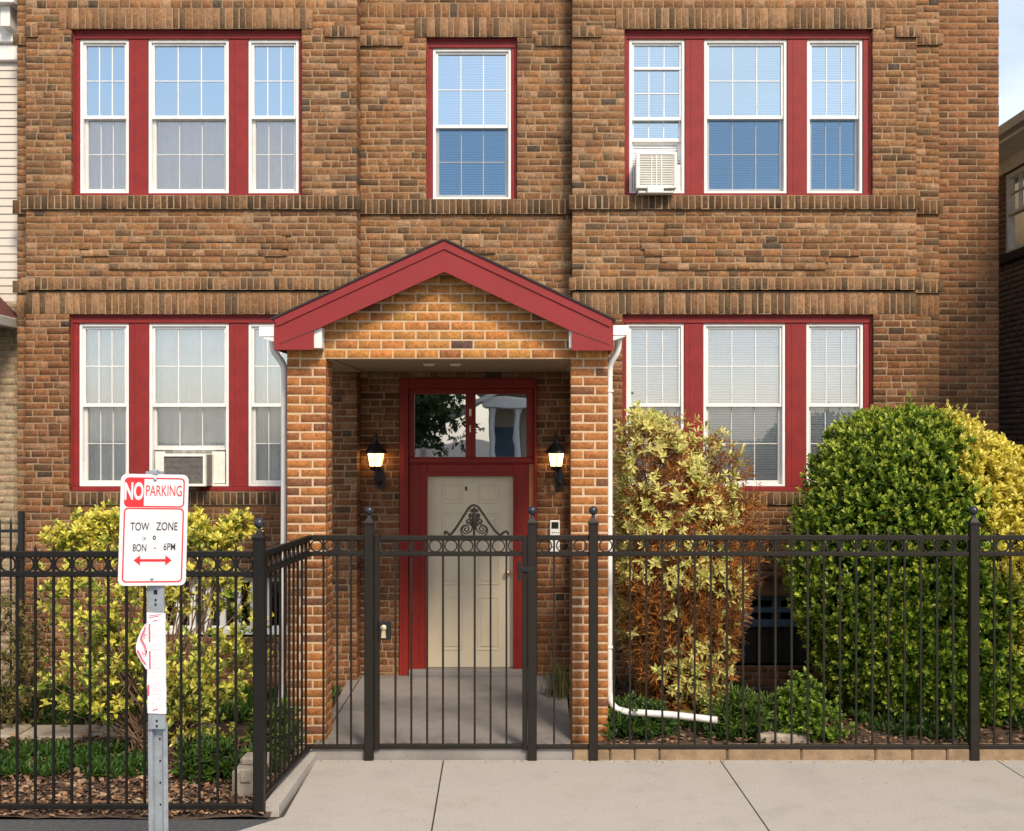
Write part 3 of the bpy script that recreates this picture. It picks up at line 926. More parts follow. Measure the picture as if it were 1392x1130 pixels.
# side beams + gable brickwork
gx0, gx1 = PL0, PR1
AP = PT(604, 369, DP)                       # underside apex of the rake on the brick plane
EV = PZ(452, DP)
gm = MB(); T = Twall(DP)
course = 0.0775
nrow = int((AP.z + 0.14 - ZBEAM) / course) + 1
for r in range(nrow):
    za, zb_ = ZBEAM + r * course, ZBEAM + (r + 1) * course
    if za < EV - 0.02: xa, xb = gx0, gx1
    else:
        k = max(0.0, (AP.z + 0.16 - za) / (AP.z + 0.16 - EV))
        xa, xb = AP.x + (gx0 - AP.x) * k, AP.x + (gx1 - AP.x) * k
    if xb - xa < 0.12: break
    L = 0.1925; cuts = [xa]
    x = math.ceil((xa - (r % 2) * L / 2) / L) * L + (r % 2) * L / 2
    while x < xb - .04:
        if x > xa + .04: cuts.append(x)
        x += L
    cuts.append(xb)
    for i in range(len(cuts) - 1):
        a = cuts[i] + (.006 if i else 0); b = cuts[i + 1] - (.006 if i < len(cuts) - 2 else 0)
        col = pal_porch()
        if r < 20: col = (0.40 * rng.uniform(.9, 1.1), 0.172 * rng.uniform(.9, 1.08), 0.046) if rng.random() < .85 else col
        if r == 1 and abs((a + b) / 2 - PX(633, DP)) < L / 2: col = (0.10, 0.055, 0.045)
        brick(gm, T, a, b, za + .006, zb_ - .006, rng.uniform(-.001, .001), 0.09, col, jit=.0008)
    gm.quad((xa, DP + .006, za), (xb, DP + .006, za), (xb, DP + .006, zb_), (xa, DP + .006, zb_), 1)
gm.box(gx0 + .01, gx1 - .01, DP + .03, DP + .22, ZBEAM + .002, EV - .02, mi=1)
gm.build('porch_gable', ['brick_porch', 'mortar_porch'], house)
sb = MB(); sb2 = MB()
sb.box(PL0 + .01, PL1 - .02, DP + .22, DB - .002, ZBEAM + .015, EV - .02)
sb2.box(PR0 + .02, PR1 - .01, DP + .22, DB - .002, ZBEAM + .015, EV - .02)
sb.build('porch_beam', 'soffit', house); sb2.build('porch_beam', 'soffit', house)
ce = MB(); ce.box(PL1 - .02, PR0 + .02, DP + .22, DR - .003, ZBEAM + .03, ZBEAM + .06)
ceil_o = ce.build('porch_ceiling', 'soffit', house)
for px_ in (583, 619):
    cl = MB(); cl.lathe([(.001, 0), (.045, 0), (.055, .012), (.055, .03)], PX(px_, 11), 11.0, ZBEAM + .012, 16)
    cl.build('ceiling_light', 'gutter', ceil_o)

# roof: red aluminium rakes, black shingles
DFA = DP - 0.17
a_top, a_in = PT(604, 327.5, DFA), PT(604, 369.5, DFA)
l_top, l_bot = PT(372.5, 434.5, DFA), PT(372.5, 475.5, DFA)
r_top, r_bot = PT(833.5, 435.5, DFA), PT(833.5, 476.5, DFA)
lx, lz = PX(426, DFA), PZ(449.5, DFA); rx, rz = PX(777.5, DFA), PZ(450.5, DFA)
XZ = lambda p: (p.x, p.z)
fa = MB()
y0, y1 = DFA, DFA + .035
fa.prism([XZ(a_top), XZ(a_in), (lx, lz), (lx, l_bot.z), XZ(l_bot), XZ(l_top)], y0, y1)
fa.prism([XZ(a_top), XZ(r_top), XZ(r_bot), (rx, r_bot.z), (rx, rz), XZ(a_in)], y0, y1)
# upper trim strip standing proud and lap line on the tails
def strip(p, q, off0, off1, yy0, yy1, mi=0):
    d = (q - p).normalized(); n = Vector((-d.z, 0, d.x))
    if n.z > 0: n = -n
    fa.prism([XZ(p + n * off0), XZ(q + n * off0), XZ(q + n * off1), XZ(p + n * off1)], yy0, yy1, mi)
for e_ in (l_top, r_top):                                            # mitred at the ridge
    d_ = (e_ - a_top).normalized(); n_ = Vector((-d_.z, 0, d_.x))
    if n_.z > 0: n_ = -n_
    drop = .062 / abs(n_.z)
    fa.prism([(a_top.x, a_top.z + .002), (e_.x, e_.z + .002), XZ(e_ + n_ * .062), (a_top.x, a_top.z - drop)], y0 - .012, y0 - .0005)
for (p, q) in (((lx, lz), (l_bot.x + .04, l_bot.z + .045)), ((rx, rz), (r_bot.x - .03, r_bot.z + .045))):
    p3, q3 = Vector((p[0], 0, p[1])), Vector((q[0], 0, q[1]))
    strip(p3, q3, -.003, .002, y0 - .003, y0 - .0003, 1)
fascia = fa.build('porch_fascia', ['fascia', 'joint'], house)
ro = MB()
for e, s in ((l_top, -1), (r_top, 1)):
    d = (e - a_top).normalized(); n = Vector((-d.z, 0, d.x))
    if n.z < 0: n = -n
    p0, p1 = a_top + n * .004, e + d * .02 + n * .004
    poly = [XZ(p0), XZ(p1), XZ(p1 + n * .014), XZ(p0 + n * .014)]
    ro.prism(poly, DFA - .025, DR - .005)
    th = .10
    ro.prism([XZ(p0 - n * .006), XZ(p1 - n * .006 - d * .02), XZ(p1 - n * th - d * .02), XZ(p0 - n * th)], DFA + .036, DR - .01)
ro.build('porch_roof', 'shingle', house)
# boxed eaves, white soffit returns
for x0, x1 in ((l_bot.x + .01, lx + .062), (rx - .022, r_bot.x - .01)):
    so = MB(); so.box(x0, x1, DFA + .036, DP - .002, l_bot.z + .015, lz + .03, c=.004); so.build('eave_return', 'gutter', house)
es = MB(); e2 = MB()
es.box(l_bot.x + .01, PL0 - .0, DP + .0, DR - .02, l_bot.z + .015, l_bot.z + .035)
e2.box(PR1 + .0, r_bot.x - .01, DP + .0, DR - .02, l_bot.z + .015, l_bot.z + .035)
es.box(l_bot.x, l_bot.x + .02, DFA + .036, DR - .02, l_bot.z, l_top.z - .02)
e2.box(r_bot.x - .02, r_bot.x, DFA + .036, DR - .02, r_bot.z, r_top.z - .02)
es.build('eave_board', 'fascia', house); e2.build('eave_board', 'fascia', house)
# gutters (K profile) along both eaves and their downspouts
def gutter(x, s, z):
    m = MB()
    w_ = 0.125
    prof = [(0, 0), (w_ * .95, 0), (w_ * .95, -.02), (w_ * .86, -.045), (w_ * .78, -.07), (w_ * .78, -.085), (0.0, -.118)]
    m.prism([(x + s * a, z + b) for a, b in prof], DFA + .02, DR - .05)
    m.box(x + (s * -.002), x + s * w_, DFA + .012, DFA + .019, z - .075, z + .006, c=.002)
    return m.build('gutter', 'gutter', house)
gl_ = gutter(l_top.x - .002, -1, PZ(445, DFA)); gr_ = gutter(r_top.x + .002, 1, PZ(443, DFA))
def smooth_path(pts, n=6):
    P_ = [Vector(p) for p in pts]; out = []
    for i in range(len(P_) - 1):
        p0, p1, p2, p3 = P_[max(i - 1, 0)], P_[i], P_[i + 1], P_[min(i + 2, len(P_) - 1)]
        for k in range(n):
            t = k / n
            out.append(0.5 * ((2 * p1) + (p2 - p0) * t + (2 * p0 - 5 * p1 + 4 * p2 - p3) * t * t + (3 * p1 - p0 - 3 * p2 + p3) * t ** 3))
    out.append(P_[-1]); return out
dsy = DP + 0.12
ds = MB()
pts = [PT(841, 460, dsy), PT(840.5, 470, dsy), PT(838, 480, dsy), PT(831, 492, dsy), PT(828.8, 500, dsy), PT(828.6, 512, dsy)]
ds.tube(smooth_path(pts, 4), .031, 8, flat=(1.1, .95))
ds.tube([PT(828.6, 511, dsy), PT(828.4, 700, dsy), PT(828.2, 930, dsy)], .0285, 8, flat=(1.1, .95))
ds.tube(smooth_path([PT(828.2, 925, dsy), PT(828.4, 944, dsy), PT(831.5, 956, dsy), PT(839, 964, dsy - .005), PT(852, 967.8, dsy - .02)], 6), .0295, 8)
ds.tube([PT(850, 967.8, dsy - .02), PT(915, 972, dsy - .1), PT(975, 979, dsy - .22)], .0295, 8)
for py_ in (532, 700, 880): ds.box(PX(828.5, dsy) - .034, PX(828.5, dsy) + .034, dsy - .036, dsy + .036, PZ(py_, dsy) - .008, PZ(py_, dsy) + .008, c=.003)
ds.build('downspout', 'gutter', house)
ds = MB(); dsy = DP + 0.20
pts = [PT(370, 459, dsy), PT(372, 475, dsy), PT(375, 481, dsy), PT(384, 494, dsy), PT(386.5, 504, dsy), PT(386.5, 520, dsy)]
ds.tube(smooth_path(pts, 4), .031, 8, flat=(1.1, .95))
ds.tube([PT(386.5, 519, dsy), PT(386, 700, dsy), PT(385, 890, dsy), PT(382, 960, dsy - .05)], .0285, 8, flat=(1.1, .95))
ds.build('downspout', 'gutter', house)

# ---------------------------------------------------------------- entrance door and its red frame
fm = MB()
fy = DR - 0.02
X_ = lambda p, d=DR: PX(p, d); Z_ = lambda p, d=DR: PZ(p, d)
fz = FLZ1
jb0, jb1 = DH[0], DH[1]
fm.box(jb0, X_(555), fy, fy + .14, fz, DH[2] - .001, c=.006)                      # outer jambs
fm.box(X_(726), jb1, fy, fy + .14, fz, DH[2] - .001, c=.006)
fm.box(X_(555), X_(726), fy, fy + .14, Z_(528), DH[2] - .001, c=.006)             # head
fm.box(X_(548), X_(551), fy - .008, fy + .002, fz, Z_(520), c=.002)
fm.box(X_(555), X_(726), fy + .045, fy + .15, Z_(631), Z_(621.5), c=.006)         # transom bar
fm.box(X_(555.2), X_(725.8), fy + .028, fy + .044, Z_(629), Z_(624), c=.005)
fm.box(X_(555), X_(562.5), fy + .05, fy + .15, Z_(621.5), Z_(528), c=.006)        # transom sash stiles
fm.box(X_(715.5), X_(726), fy + .05, fy + .15, Z_(621.5), Z_(528), c=.006)
fm.box(X_(562.5), X_(715.5), fy + .05, fy + .15, Z_(535.5), Z_(528), c=.006)
fm.box(X_(632.5), X_(646), fy + .048, fy + .15, Z_(621.5), Z_(535.5), c=.006)
fm.box(X_(637.5), X_(641), fy + .038, fy + .05, Z_(621.5), Z_(530), c=.003)
fm.box(X_(555), X_(580.5, DR + .05), fy + .06, fy + .15, fz, Z_(631), c=.006)     # side panels
fm.box(X_(697.5, DR + .05), X_(719), fy + .06, fy + .15, fz, Z_(631), c=.006)
fm.box(X_(580.5, DR + .05), X_(697.5, DR + .05), fy + .06, fy + .15, Z_(647.5, DR + .05), Z_(631), c=.006)
fm.box(X_(569), X_(571), fy + .052, fy + .061, fz + .01, Z_(634), c=.002)
fm.box(X_(577), X_(580.4, DR + .05), fy + .050, fy + .061, fz + .01, Z_(645), c=.003)
fm.box(X_(697.6, DR + .05), X_(701), fy + .050, fy + .061, fz + .01, Z_(645), c=.003)
fm.box(X_(577), X_(701), fy + .048, fy + .0605, Z_(647.4), Z_(643), c=.003)
dfr = fm.build('door_frame', 'red_dark', house)
wd = MB(); wd.box(X_(719), X_(726), fy + .055, fy + .15, fz, Z_(631), c=.004); wd.build('bare_strip', 'wood', dfr)
for a, b in ((562.5, 632.5), (646, 715.5)):
    g = MB(); yy = fy + .10
    g.quad((X_(a), yy, Z_(621.5)), (X_(b), yy, Z_(621.5)), (X_(b), yy, Z_(535.5)), (X_(a), yy, Z_(535.5)))
    g.build('transom_pane', 'glass_old', dfr)
lt = MB(); lt.box(X_(637.6), X_(640.8), fy + .028, fy + .046, Z_(566), Z_(556), c=.003); lt.lathe([(.001, 0), (.012, 0), (.012, .008), (.001, .012)], X_(639), fy + .025, Z_(582), 10)
lt.box(X_(638), X_(640.4), fy + .022, fy + .04, Z_(588), Z_(578), c=.003); lt.build('latch', 'brass', dfr)
DD = DR + .12
door = MB()
dx0, dx1, dz0, dz1 = X_(581, DD), X_(697, DD), PZ(907, DD), PZ(648, DD)
door.box(dx0 - .005, dx1 + .005, DD, DD + .045, dz0, dz1 + .01, c=.002)
def panel(a, b, c_, d_):
    x0, x1, z0, z1 = X_(a, DD), X_(b, DD), PZ(d_, DD), PZ(c_, DD)
    w_ = .016
    door.box(x0, x1, DD - .007, DD + .002, z1 - w_, z1, c=.005); door.box(x0, x1, DD - .007, DD + .002, z0, z0 + w_, c=.005)
    door.box(x0, x0 + w_, DD - .0068, DD + .002, z0 + w_, z1 - w_, c=.005); door.box(x1 - w_, x1, DD - .0068, DD + .002, z0 + w_, z1 - w_, c=.005)
    door.box(x0 + .04, x1 - .04, DD - .007, DD + .001, z0 + .04, z1 - .04, c=.0065)
for a, b in ((600, 629), (648.5, 678)):
    panel(a, b, 658, 684.5); panel(a, b, 697, 795); panel(a, b, 811, 884)
dro = door.build('entry_door', 'door', house)
pk = MB(); pk.box(X_(632.2, DD), X_(635, DD), DD - .008, DD + .001, PZ(667, DD), PZ(661.5, DD), c=.002); pk.build('peephole', 'black', dro)
kn = MB(); kn.sphere((X_(690, DD), DD - .045, PZ(778, DD)), .03); kn.tube([(X_(690, DD), DD, PZ(778, DD)), (X_(690, DD), DD - .04, PZ(778, DD))], .012, 8); kn.build('door_handle', 'brass', dro)
th = MB(); th.box(X_(556), X_(719), fy - .03, DD + .06, fz - .005, dz0 - .002, c=.008); th.build('door_sill', 'slab', house)
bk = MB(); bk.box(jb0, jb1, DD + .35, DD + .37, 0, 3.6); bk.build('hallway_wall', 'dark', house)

# ================================================================== things on the house
def lantern(px, label):
    x = PX(px, DR - .13); yw = DR - .004
    zc = PZ(626, DR - .13)
    t = thing('wall_lantern', label, 'lantern', (x, yw, zc - .25), 'lit lanterns beside the front door')
    bp = MB(); bx = x + .035
    bp.prism([(bx - .05 * math.cos(a) , zc - .20 + .11 * math.sin(a)) for a in [i * math.pi / 8 for i in range(16)]], yw - .025, yw)
    bp.build('back_plate', 'black', t)
    ar = MB(); ar.tube(smooth_path([(bx, yw - .02, zc - .22), (bx, yw - .09, zc - .25), (x, yw - .13, zc - .20), (x, yw - .13, zc - .09)], 5), [.016] * 16, 8)
    ar.build('arm', 'black', t)
    yc = yw - .13
    cu = MB(); cu.lathe([(.001, -.115), (.028, -.11), (.045, -.095), (.06, -.075), (.078, -.068), (.078, -.058), (.001, -.058)], x, yc, zc, 12, smooth=False); cu.build('base_cup', 'black', t)
    gl = MB(); gl.lathe([(.068, -.058), (.092, .075)], x, yc, zc, 6, smooth=False, rot=math.pi / 6)
    gl.build('glass_shade', 'lampglass', t)
    bl = MB(); bl.sphere((x, yc, zc), .03, 10, 8, sz=1.4)
    bl.build('bulb', 'bulb', t)
    rb = MB()
    for k in range(6):
        a = k * math.pi / 3 + math.pi / 6
        rb.tube([(x + .070 * math.cos(a), yc + .070 * math.sin(a), zc - .06), (x + .094 * math.cos(a), yc + .094 * math.sin(a), zc + .078)], .005, 6)
    rb.build('cage', 'black', t)
    rfm = MB(); rfm.lathe([(.001, .072), (.118, .072), (.122, .085), (.110, .098), (.085, .125), (.05, .165), (.028, .185), (.030, .195), (.012, .205), (.011, .235), (.020, .248), (.018, .262), (.006, .275), (.004, .29), (.001, .292)], x, yc, zc, 14)
    rfm.build('lamp_roof', 'black', t)
    return t
lantern(511, 'lit black wall lantern on the porch brick, on the side towards the sign')
lantern(756, 'lit black wall lantern directly above the white intercom')

ix0, ix1 = PX(747.5, DR - .03), PX(761, DR - .03)
iz0, iz1 = PZ(752, DR - .03), PZ(707.5, DR - .03)
it = thing('intercom', 'white door intercom with a dark screen on the porch brick under a lantern', 'intercom', ((ix0 + ix1) / 2, DR, iz0))
m = MB(); m.box(ix0, ix1, DR - .035, DR - .004, iz0, iz1, c=.006); m.build('housing', 'white', it)
m = MB(); m.box(ix0 + .016, ix1 - .014, DR - .038, DR - .034, PZ(718.5, DR), PZ(709.5, DR), c=.001); m.build('display', 'black', it)
m = MB()
for i in range(4):
    for j in range(3):
        xx = ix0 + .022 + i * .021; zz = PZ(723, DR) - j * .075
        m.box(xx, xx + .013, DR - .039, DR - .034, zz - .012, zz, c=.002)
m.build('button', 'acdark', it)

# air conditioners
def louvres(mb, x0, x1, z0, z1, y, n, mi=0, t=0.012):
    for i in range(n):
        z = z0 + (z1 - z0) * (i + .5) / n; h = (z1 - z0) / n * .30
        mb.box(x0, x1, y, y + t, z - h, z + h, mi, c=.001)
ya = DB - .17
x0, x1, z0, z1 = PX(864.5, ya), PX(920.5, ya), PZ(259, ya), PZ(207.5, ya)
ac = thing('air_conditioner', 'white window air conditioner with louvred grille in the upper window above the brown shrub', 'air conditioner', ((x0 + x1) / 2, ya, z0))
m = MB(); fw = .032
m.box(x0, x0 + fw * 1.2, ya, ya + .05, z0 + .02, z1, c=.008); m.box(x1 - fw, x1, ya, ya + .05, z0 + .02, z1, c=.008)
m.box(x0 + fw, x1 - fw, ya + .001, ya + .05, z1 - fw * .8, z1, c=.008); m.box(x0 + fw, x1 - fw, ya + .001, ya + .05, z0 + .02, z0 + .055, c=.008)
m.box(x0 + .012, x1 - .012, ya + .05, ya + .36, z0 + .01, z1 - .005, c=.01)
m.build('housing', 'ac', ac)
m = MB(); louvres(m, x0 + fw, x1 - fw, z0 + .06, z1 - fw * .8, ya + .010, 17)
for k in (.38, .5, .62): m.box(x0 + (x1 - x0) * k - .005, x0 + (x1 - x0) * k + .005, ya + .004, ya + .02, z0 + .055, z1 - fw * .8)
m.build('grille', 'ac', ac)
m = MB(); m.quad((x0 + fw, ya + .04, z0 + .05), (x1 - fw, ya + .04, z0 + .05), (x1 - fw, ya + .04, z1 - .02), (x0 + fw, ya + .04, z1 - .02)); m.build('coil', 'acdark', ac)
m = MB(); m.box(PX(880, ya), PX(902, ya), ya - .012, ya + .06, PZ(263, ya), PZ(252, ya), c=.008); m.box(x0 + .03, x1 - .03, ya + .03, ya + .3, z0 - .02, z0 + .008, c=.005); m.build('bracket', 'ac', ac)
m = MB(); m.box(PX(860, DF), x0 + .01, DF + .04, DF + .06, z0 - .02, z1 - .06, c=.003); m.build('side_panel', 'ac', ac); m = MB(); m.box(x1 - .01, PX(927, DF), DF + .04, DF + .06, z0 - .02, z1 - .06, c=.003); m.build('side_panel', 'ac', ac)

ya = DB - .20
x0, x1, z0, z1 = PX(218.5, ya), PX(279.5, ya), PZ(661.5, ya), PZ(617, ya)
ac = thing('air_conditioner', 'boxy window air conditioner with a dark coil face behind the no parking sign', 'air conditioner', ((x0 + x1) / 2, ya, z0))
m = MB(); fw = .03
m.box(x0, x0 + fw, ya, ya + .05, z0, z1, c=.004); m.box(x1 - fw, x1, ya, ya + .05, z0, z1, c=.004)
m.box(x0 + fw, x1 - fw, ya, ya + .05, z1 - fw, z1, c=.004); m.box(x0 + fw, x1 - fw, ya, ya + .05, z0, z0 + fw * .9, c=.004)
m.box(x0 + .004, x1 - .004, ya + .05, ya + .40, z0 + .004, z1 - .004, c=.004)
m.build('housing', 'ac', ac)
m = MB(); louvres(m, x0 + fw, x1 - fw, z0 + fw, z1 - fw, ya + .012, 22, t=.004)
for i in range(1, 30): 
    xx = x0 + fw + (x1 - x0 - 2 * fw) * i / 30; m.box(xx - .0012, xx + .0012, ya + .017, ya + .02, z0 + fw, z1 - fw)
m.build('coil', 'acdark', ac)
m = MB(); m.quad((x0 + fw, ya + .03, z0 + .02), (x1 - fw, ya + .03, z0 + .02), (x1 - fw, ya + .03, z1 - .02), (x0 + fw, ya + .03, z1 - .02)); m.build('coil_backing', 'acdark', ac)
m = MB(); m.box(x1 - .006, x1 + .003, ya + .055, ya + .235, z0 + .02, z1 - .012)
m.build('side_vent', 'acdark', ac)
for a, b in ((PX(209, DF), PX(222, DF)), (PX(287, DF), PX(304, DF))):
    n = 9; m = MB()
    for i in range(n):
        xa = a + (b - a) * i / n; xb = a + (b - a) * (i + 1) / n
        m.prism([(xa, z0 + .02), (xb, z0 + .02), (xb, PZ(614, DF)), (xa, PZ(614, DF))], DF + .05 + (.006 if i % 2 else 0), DF + .07)
    m.build('side_panel', 'ac', ac)
m = MB(); m.box(PX(257, ya + .1), PX(267, ya + .1), ya + .1, ya + .28, z0 - .045, z0 - .002, c=.004); m.build('support_block', 'lintelwood', ac)

# ================================================================== ground
def sheet(name, pts, z, material, th=0.0):
    m = MB()
    if th: m.prism([(p[0], p[1]) for p in pts], z - th, z, T=lambda q: (q[0], q[2], q[1]))
    else: m.add([(p[0], p[1], z) for p in pts], [tuple(range(len(pts)))])
    return struct(m.build(name, material))
sheet('ground', [(-900, -900), (900, -900), (900, 900), (-900, 900)], -0.16, 'asphalt')
sheet('road', [(-60, -12), (60, -12), (60, 4.6), (-60, 4.6)], -0.13, 'asphalt')
FY = 9.54          # front fence line (right part), 8.11 left part
LY = 8.11
# pavement: asphalt strip at the left, concrete slabs with open joints at the right
sheet('asphalt_pavement', [(-60, 4.75), (-1.0, 4.75), (-1.0, 8.06), (-60, 8.06)], -0.004, 'asphalt')
sheet('pavement_bed', [(-3.2, 4.75), (60, 4.75), (60, 9.8), (-3.2, 9.8)], -0.022, 'joint')
sk = -0.029
def jx(X0, y): return X0 + sk * (y - FY) * -1 * -1
js = [(-0.711 + 2.24 * k) for k in range(0, 20)]
slabs = MB()
g = 0.006
def slab(p):
    c = 0.004
    slabs.prism(p, -0.05, 0.0, T=lambda q: (q[0], q[2], q[1]))
rows = [(7.33, FY - .004), (4.90, 7.32)]
for (ya_, yb_) in rows:
    edges = js
    for i in range(len(edges) - 1):
        a, b = edges[i], edges[i + 1]
        slab([(jx(a, ya_) + g, ya_), (jx(b, ya_) - g, ya_), (jx(b, yb_) - g, yb_), (jx(a, yb_) + g, yb_)])
    a = edges[0]
    if yb_ > 9: slab([(-2.38, ya_), (jx(a, ya_) - g, ya_), (jx(a, yb_) - g, yb_), (-1.74, yb_), (-1.70, 8.10), (-1.95, 7.80)])
    else: slab([(-2.9, ya_), (jx(a, ya_) - g, ya_), (jx(a, yb_) - g, yb_), (-2.38, yb_)])
struct(slabs.build('pavement', 'concrete'))
kb = MB()
for i in range(-14, 15): kb.box(i * 2.0 + .004, i * 2.0 + 1.996, 4.6, 4.745, -.2, .004, c=.015)
struct(kb.build('street_kerb', 'concrete'))
# porch floor and its step
pf = MB()
xa, xb = PX(424, FY), PX(778, FY)
pts = [(xa, FY + .012), (xb, FY + .012), (xb + .02, DR + .02), (xa - .12, DR + .02)]
vs = [(x, y, FLZ0 if y < 10 else FLZ1) for x, y in pts] + [(x, y, -.1) for x, y in pts]
pf.add(vs, [(0, 1, 2, 3), (0, 4, 5, 1), (1, 5, 6, 2), (2, 6, 7, 3), (3, 7, 4, 0)])
struct(pf.build('porch_floor', 'slab'))
mj = MB(); pj0, pj1 = PT(438, 1000, 9.85), PT(490, 925, 12.2)
mj.quad((pj0.x - .006, 9.75, .0905), (pj0.x + .006, 9.75, .0905), (pj1.x + .006, 12.3, .1275), (pj1.x - .006, 12.3, .1275)); struct(mj.build('floor_joint', 'joint'))
# kerb of the beds
m = MB(); rr = random.Random(3); x = PX(778.5, FY)
while x < 9:
    L = rr.choice((.28, .3, .55, .6, .2)); 
    m.box(x + .003, x + L - .003, FY - .012 + rr.uniform(-.004, .004), FY + .16, -.05, .095 + rr.uniform(-.004, .004), c=.014); x += L
struct(m.build('bed_kerb', 'kerb'))
m = MB(); y = LY + .06; xk = PX(362, LY)
m.add([(xk - .04, y, -.05), (xk + .075, y, -.05), (PX(421, FY) + .06, FY + .1, -.05), (PX(421, FY) - .06, FY + .1, -.05), (xk - .04, y, .055), (xk + .075, y, .055), (PX(421, FY) + .06, FY + .1, .06), (PX(421, FY) - .06, FY + .1, .06)],
      [(0, 1, 5, 4), (1, 2, 6, 5), (2, 3, 7, 6), (3, 0, 4, 7), (4, 5, 6, 7)])
struct(m.build('side_kerb', 'concrete'))
def bumpy(name, x0, x1, y0, y1, z, amp, nx, ny, material, seed):
    r = np.random.default_rng(seed)
    xs, ys_ = np.linspace(x0, x1, nx), np.linspace(y0, y1, ny)
    ph = r.uniform(0, 6.28, 6)
    V = []
    for yy in ys_:
        for xx in xs:
            h = amp * (math.sin(xx * 3.1 + ph[0]) * math.cos(yy * 2.7 + ph[1]) + .6 * math.sin(xx * 7 + yy * 5 + ph[2])) + r.uniform(-.006, .006)
            V.append((xx, yy, z + h))
    Fc = np.array([(j * nx + i, j * nx + i + 1, (j + 1) * nx + i + 1, (j + 1) * nx + i) for j in range(ny - 1) for i in range(nx - 1)])
    return struct(np_mesh(name, np.array(V), Fc, [material], smooth=[True] * len(Fc)))
bumpy('garden_bed', -9.0, -1.80, 8.04, DR, 0.012, .010, 60, 40, 'soil', 1)
bumpy('garden_bed', -1.90, PL0 + .02, 9.65, DR, 0.012, .006, 12, 30, 'soil', 4)
bumpy('garden_bed', PR1 - .1, 9.0, FY + .12, DS + .1, 0.075, .012, 60, 30, 'soil', 2)
pth = MB(); rr = random.Random(5); x = -7.5
while x < -3.2:
    L = rr.uniform(.45, .75); y = 10.35 + rr.uniform(-.03, .03)
    pth.box(x, x + L - .03, y - .22, y + .22, -.02, .05 + rr.uniform(-.008, .008), c=.02); x += L
struct(pth.build('path', 'stone'))

# ================================================================== iron fences and the gate
def fence_parts(t, A, B, zr, mname, spacing, spears, skip_ends=True, ring_r=.043, topz=None):
    """rails, pickets and rings between A and B (x, y); zr = (bottom rail, lower top rail, top rail) heights"""
    A, B = Vector((A[0], A[1], 0)), Vector((B[0], B[1], 0))
    d = (B - A); L = d.length; d.normalize(); nrm = Vector((-d.y, d.x, 0))
    T = lambda p: tuple(A + d * p[0] + nrm * p[1] + Vector((0, 0, p[2])))
    zb_, zl, zt_ = zr
    for nm, z, h in (('bottom_rail', zb_, .016), ('ring_rail', zl, .018), ('top_rail', zt_, .020)):
        m = MB(); m.box(0, L, -.018, .018, z - h, z + h, c=.004, T=T); m.build(nm, mname, t)
    n = max(2, round(L / spacing)); s = L / n
    # first picket / ring are meshes, the rest are copies that share them
    base = t.location
    pk = MB(); w_ = .008
    Tl = lambda p: tuple(d * p[0] + nrm * p[1] + Vector((0, 0, p[2])))
    top = zt_ + (.075 if spears else -.01)
    pk.box(-w_, w_, -w_, w_, zb_, zt_ + (.018 if spears else -.01), T=Tl)
    if spears:
        vs = [(-w_ * 1.3, -w_ * 1.3, zt_ + .018), (w_ * 1.3, -w_ * 1.3, zt_ + .018), (w_ * 1.3, w_ * 1.3, zt_ + .018), (-w_ * 1.3, w_ * 1.3, zt_ + .018), (0, 0, top)]
        pk.add([Tl(p) for p in vs], [(0, 1, 4), (1, 2, 4), (2, 3, 4), (3, 0, 4)])
    rg = MB(); zc = (zl + zt_) / 2
    ring_r = min(s * .40, (zt_ - zl) / 2 - .017)
    ri, ro_, ty = ring_r - .004, ring_r + .0065, .007
    nn = 28
    vs, fs = [], []
    for k in range(nn):
        a = 2 * math.pi * k / nn
        for (rad, yy) in ((ro_, -ty), (ro_, ty), (ri, ty), (ri, -ty)):
            vs.append(Tl((rad * math.cos(a), yy, zc + rad * math.sin(a))))
    for k in range(nn):
        for q in range(4):
            fs.append((k * 4 + q, k * 4 + (q + 1) % 4, ((k + 1) % nn) * 4 + (q + 1) % 4, ((k + 1) % nn) * 4 + q))
    rg.add(vs, fs)
    first_p = first_r = None
    for i in range(n + 1):
        if 0 < i < n:
            p = A + d * (i * s) - base; p.z = -base.z
            if first_p is None:
                first_p = pk.build('picket', mname); first_p.parent = t; first_p.location = p
            else: copy_part(first_p, p, t)
        if i < n:
            p = A + d * ((i + .5) * s) - base; p.z = -base.z
            if first_r is None:
                first_r = rg.build('ring', mname); first_r.parent = t; first_r.location = p
            else: copy_part(first_r, p, t)

def post(t, x, y, z0, z1, mname, w_=.036, ball=True, yaw=0):
    m = MB(); m.box(x - w_, x + w_, y - w_, y + w_, z0, z1, c=.005)
    m.box(x - w_ - .007, x + w_ + .007, y - w_ - .007, y + w_ + .007, z1 - .012, z1 + .008, c=.004)
    v = [(x - w_, y - w_, z1 + .008), (x + w_, y - w_, z1 + .008), (x + w_, y + w_, z1 + .008), (x - w_, y + w_, z1 + .008)]
    v2 = [(x - .014, y - .014, z1 + .045), (x + .014, y - .014, z1 + .045), (x + .014, y + .014, z1 + .045), (x - .014, y + .014, z1 + .045)]
    m.add(v + v2, [(0, 1, 5, 4), (1, 2, 6, 5), (2, 3, 7, 6), (3, 0, 4, 7), (4, 5, 6, 7)])
    p = m.build('post', mname, t)
    if ball:
        b = MB(); b.lathe([(.016, 0), (.018, .012), (.012, .022), (.013, .028)], x, y, z1 + .04, 12); b.sphere((x, y, z1 + .10), .037, 16, 10)
        b.build('finial', 'finial', p)
    return p

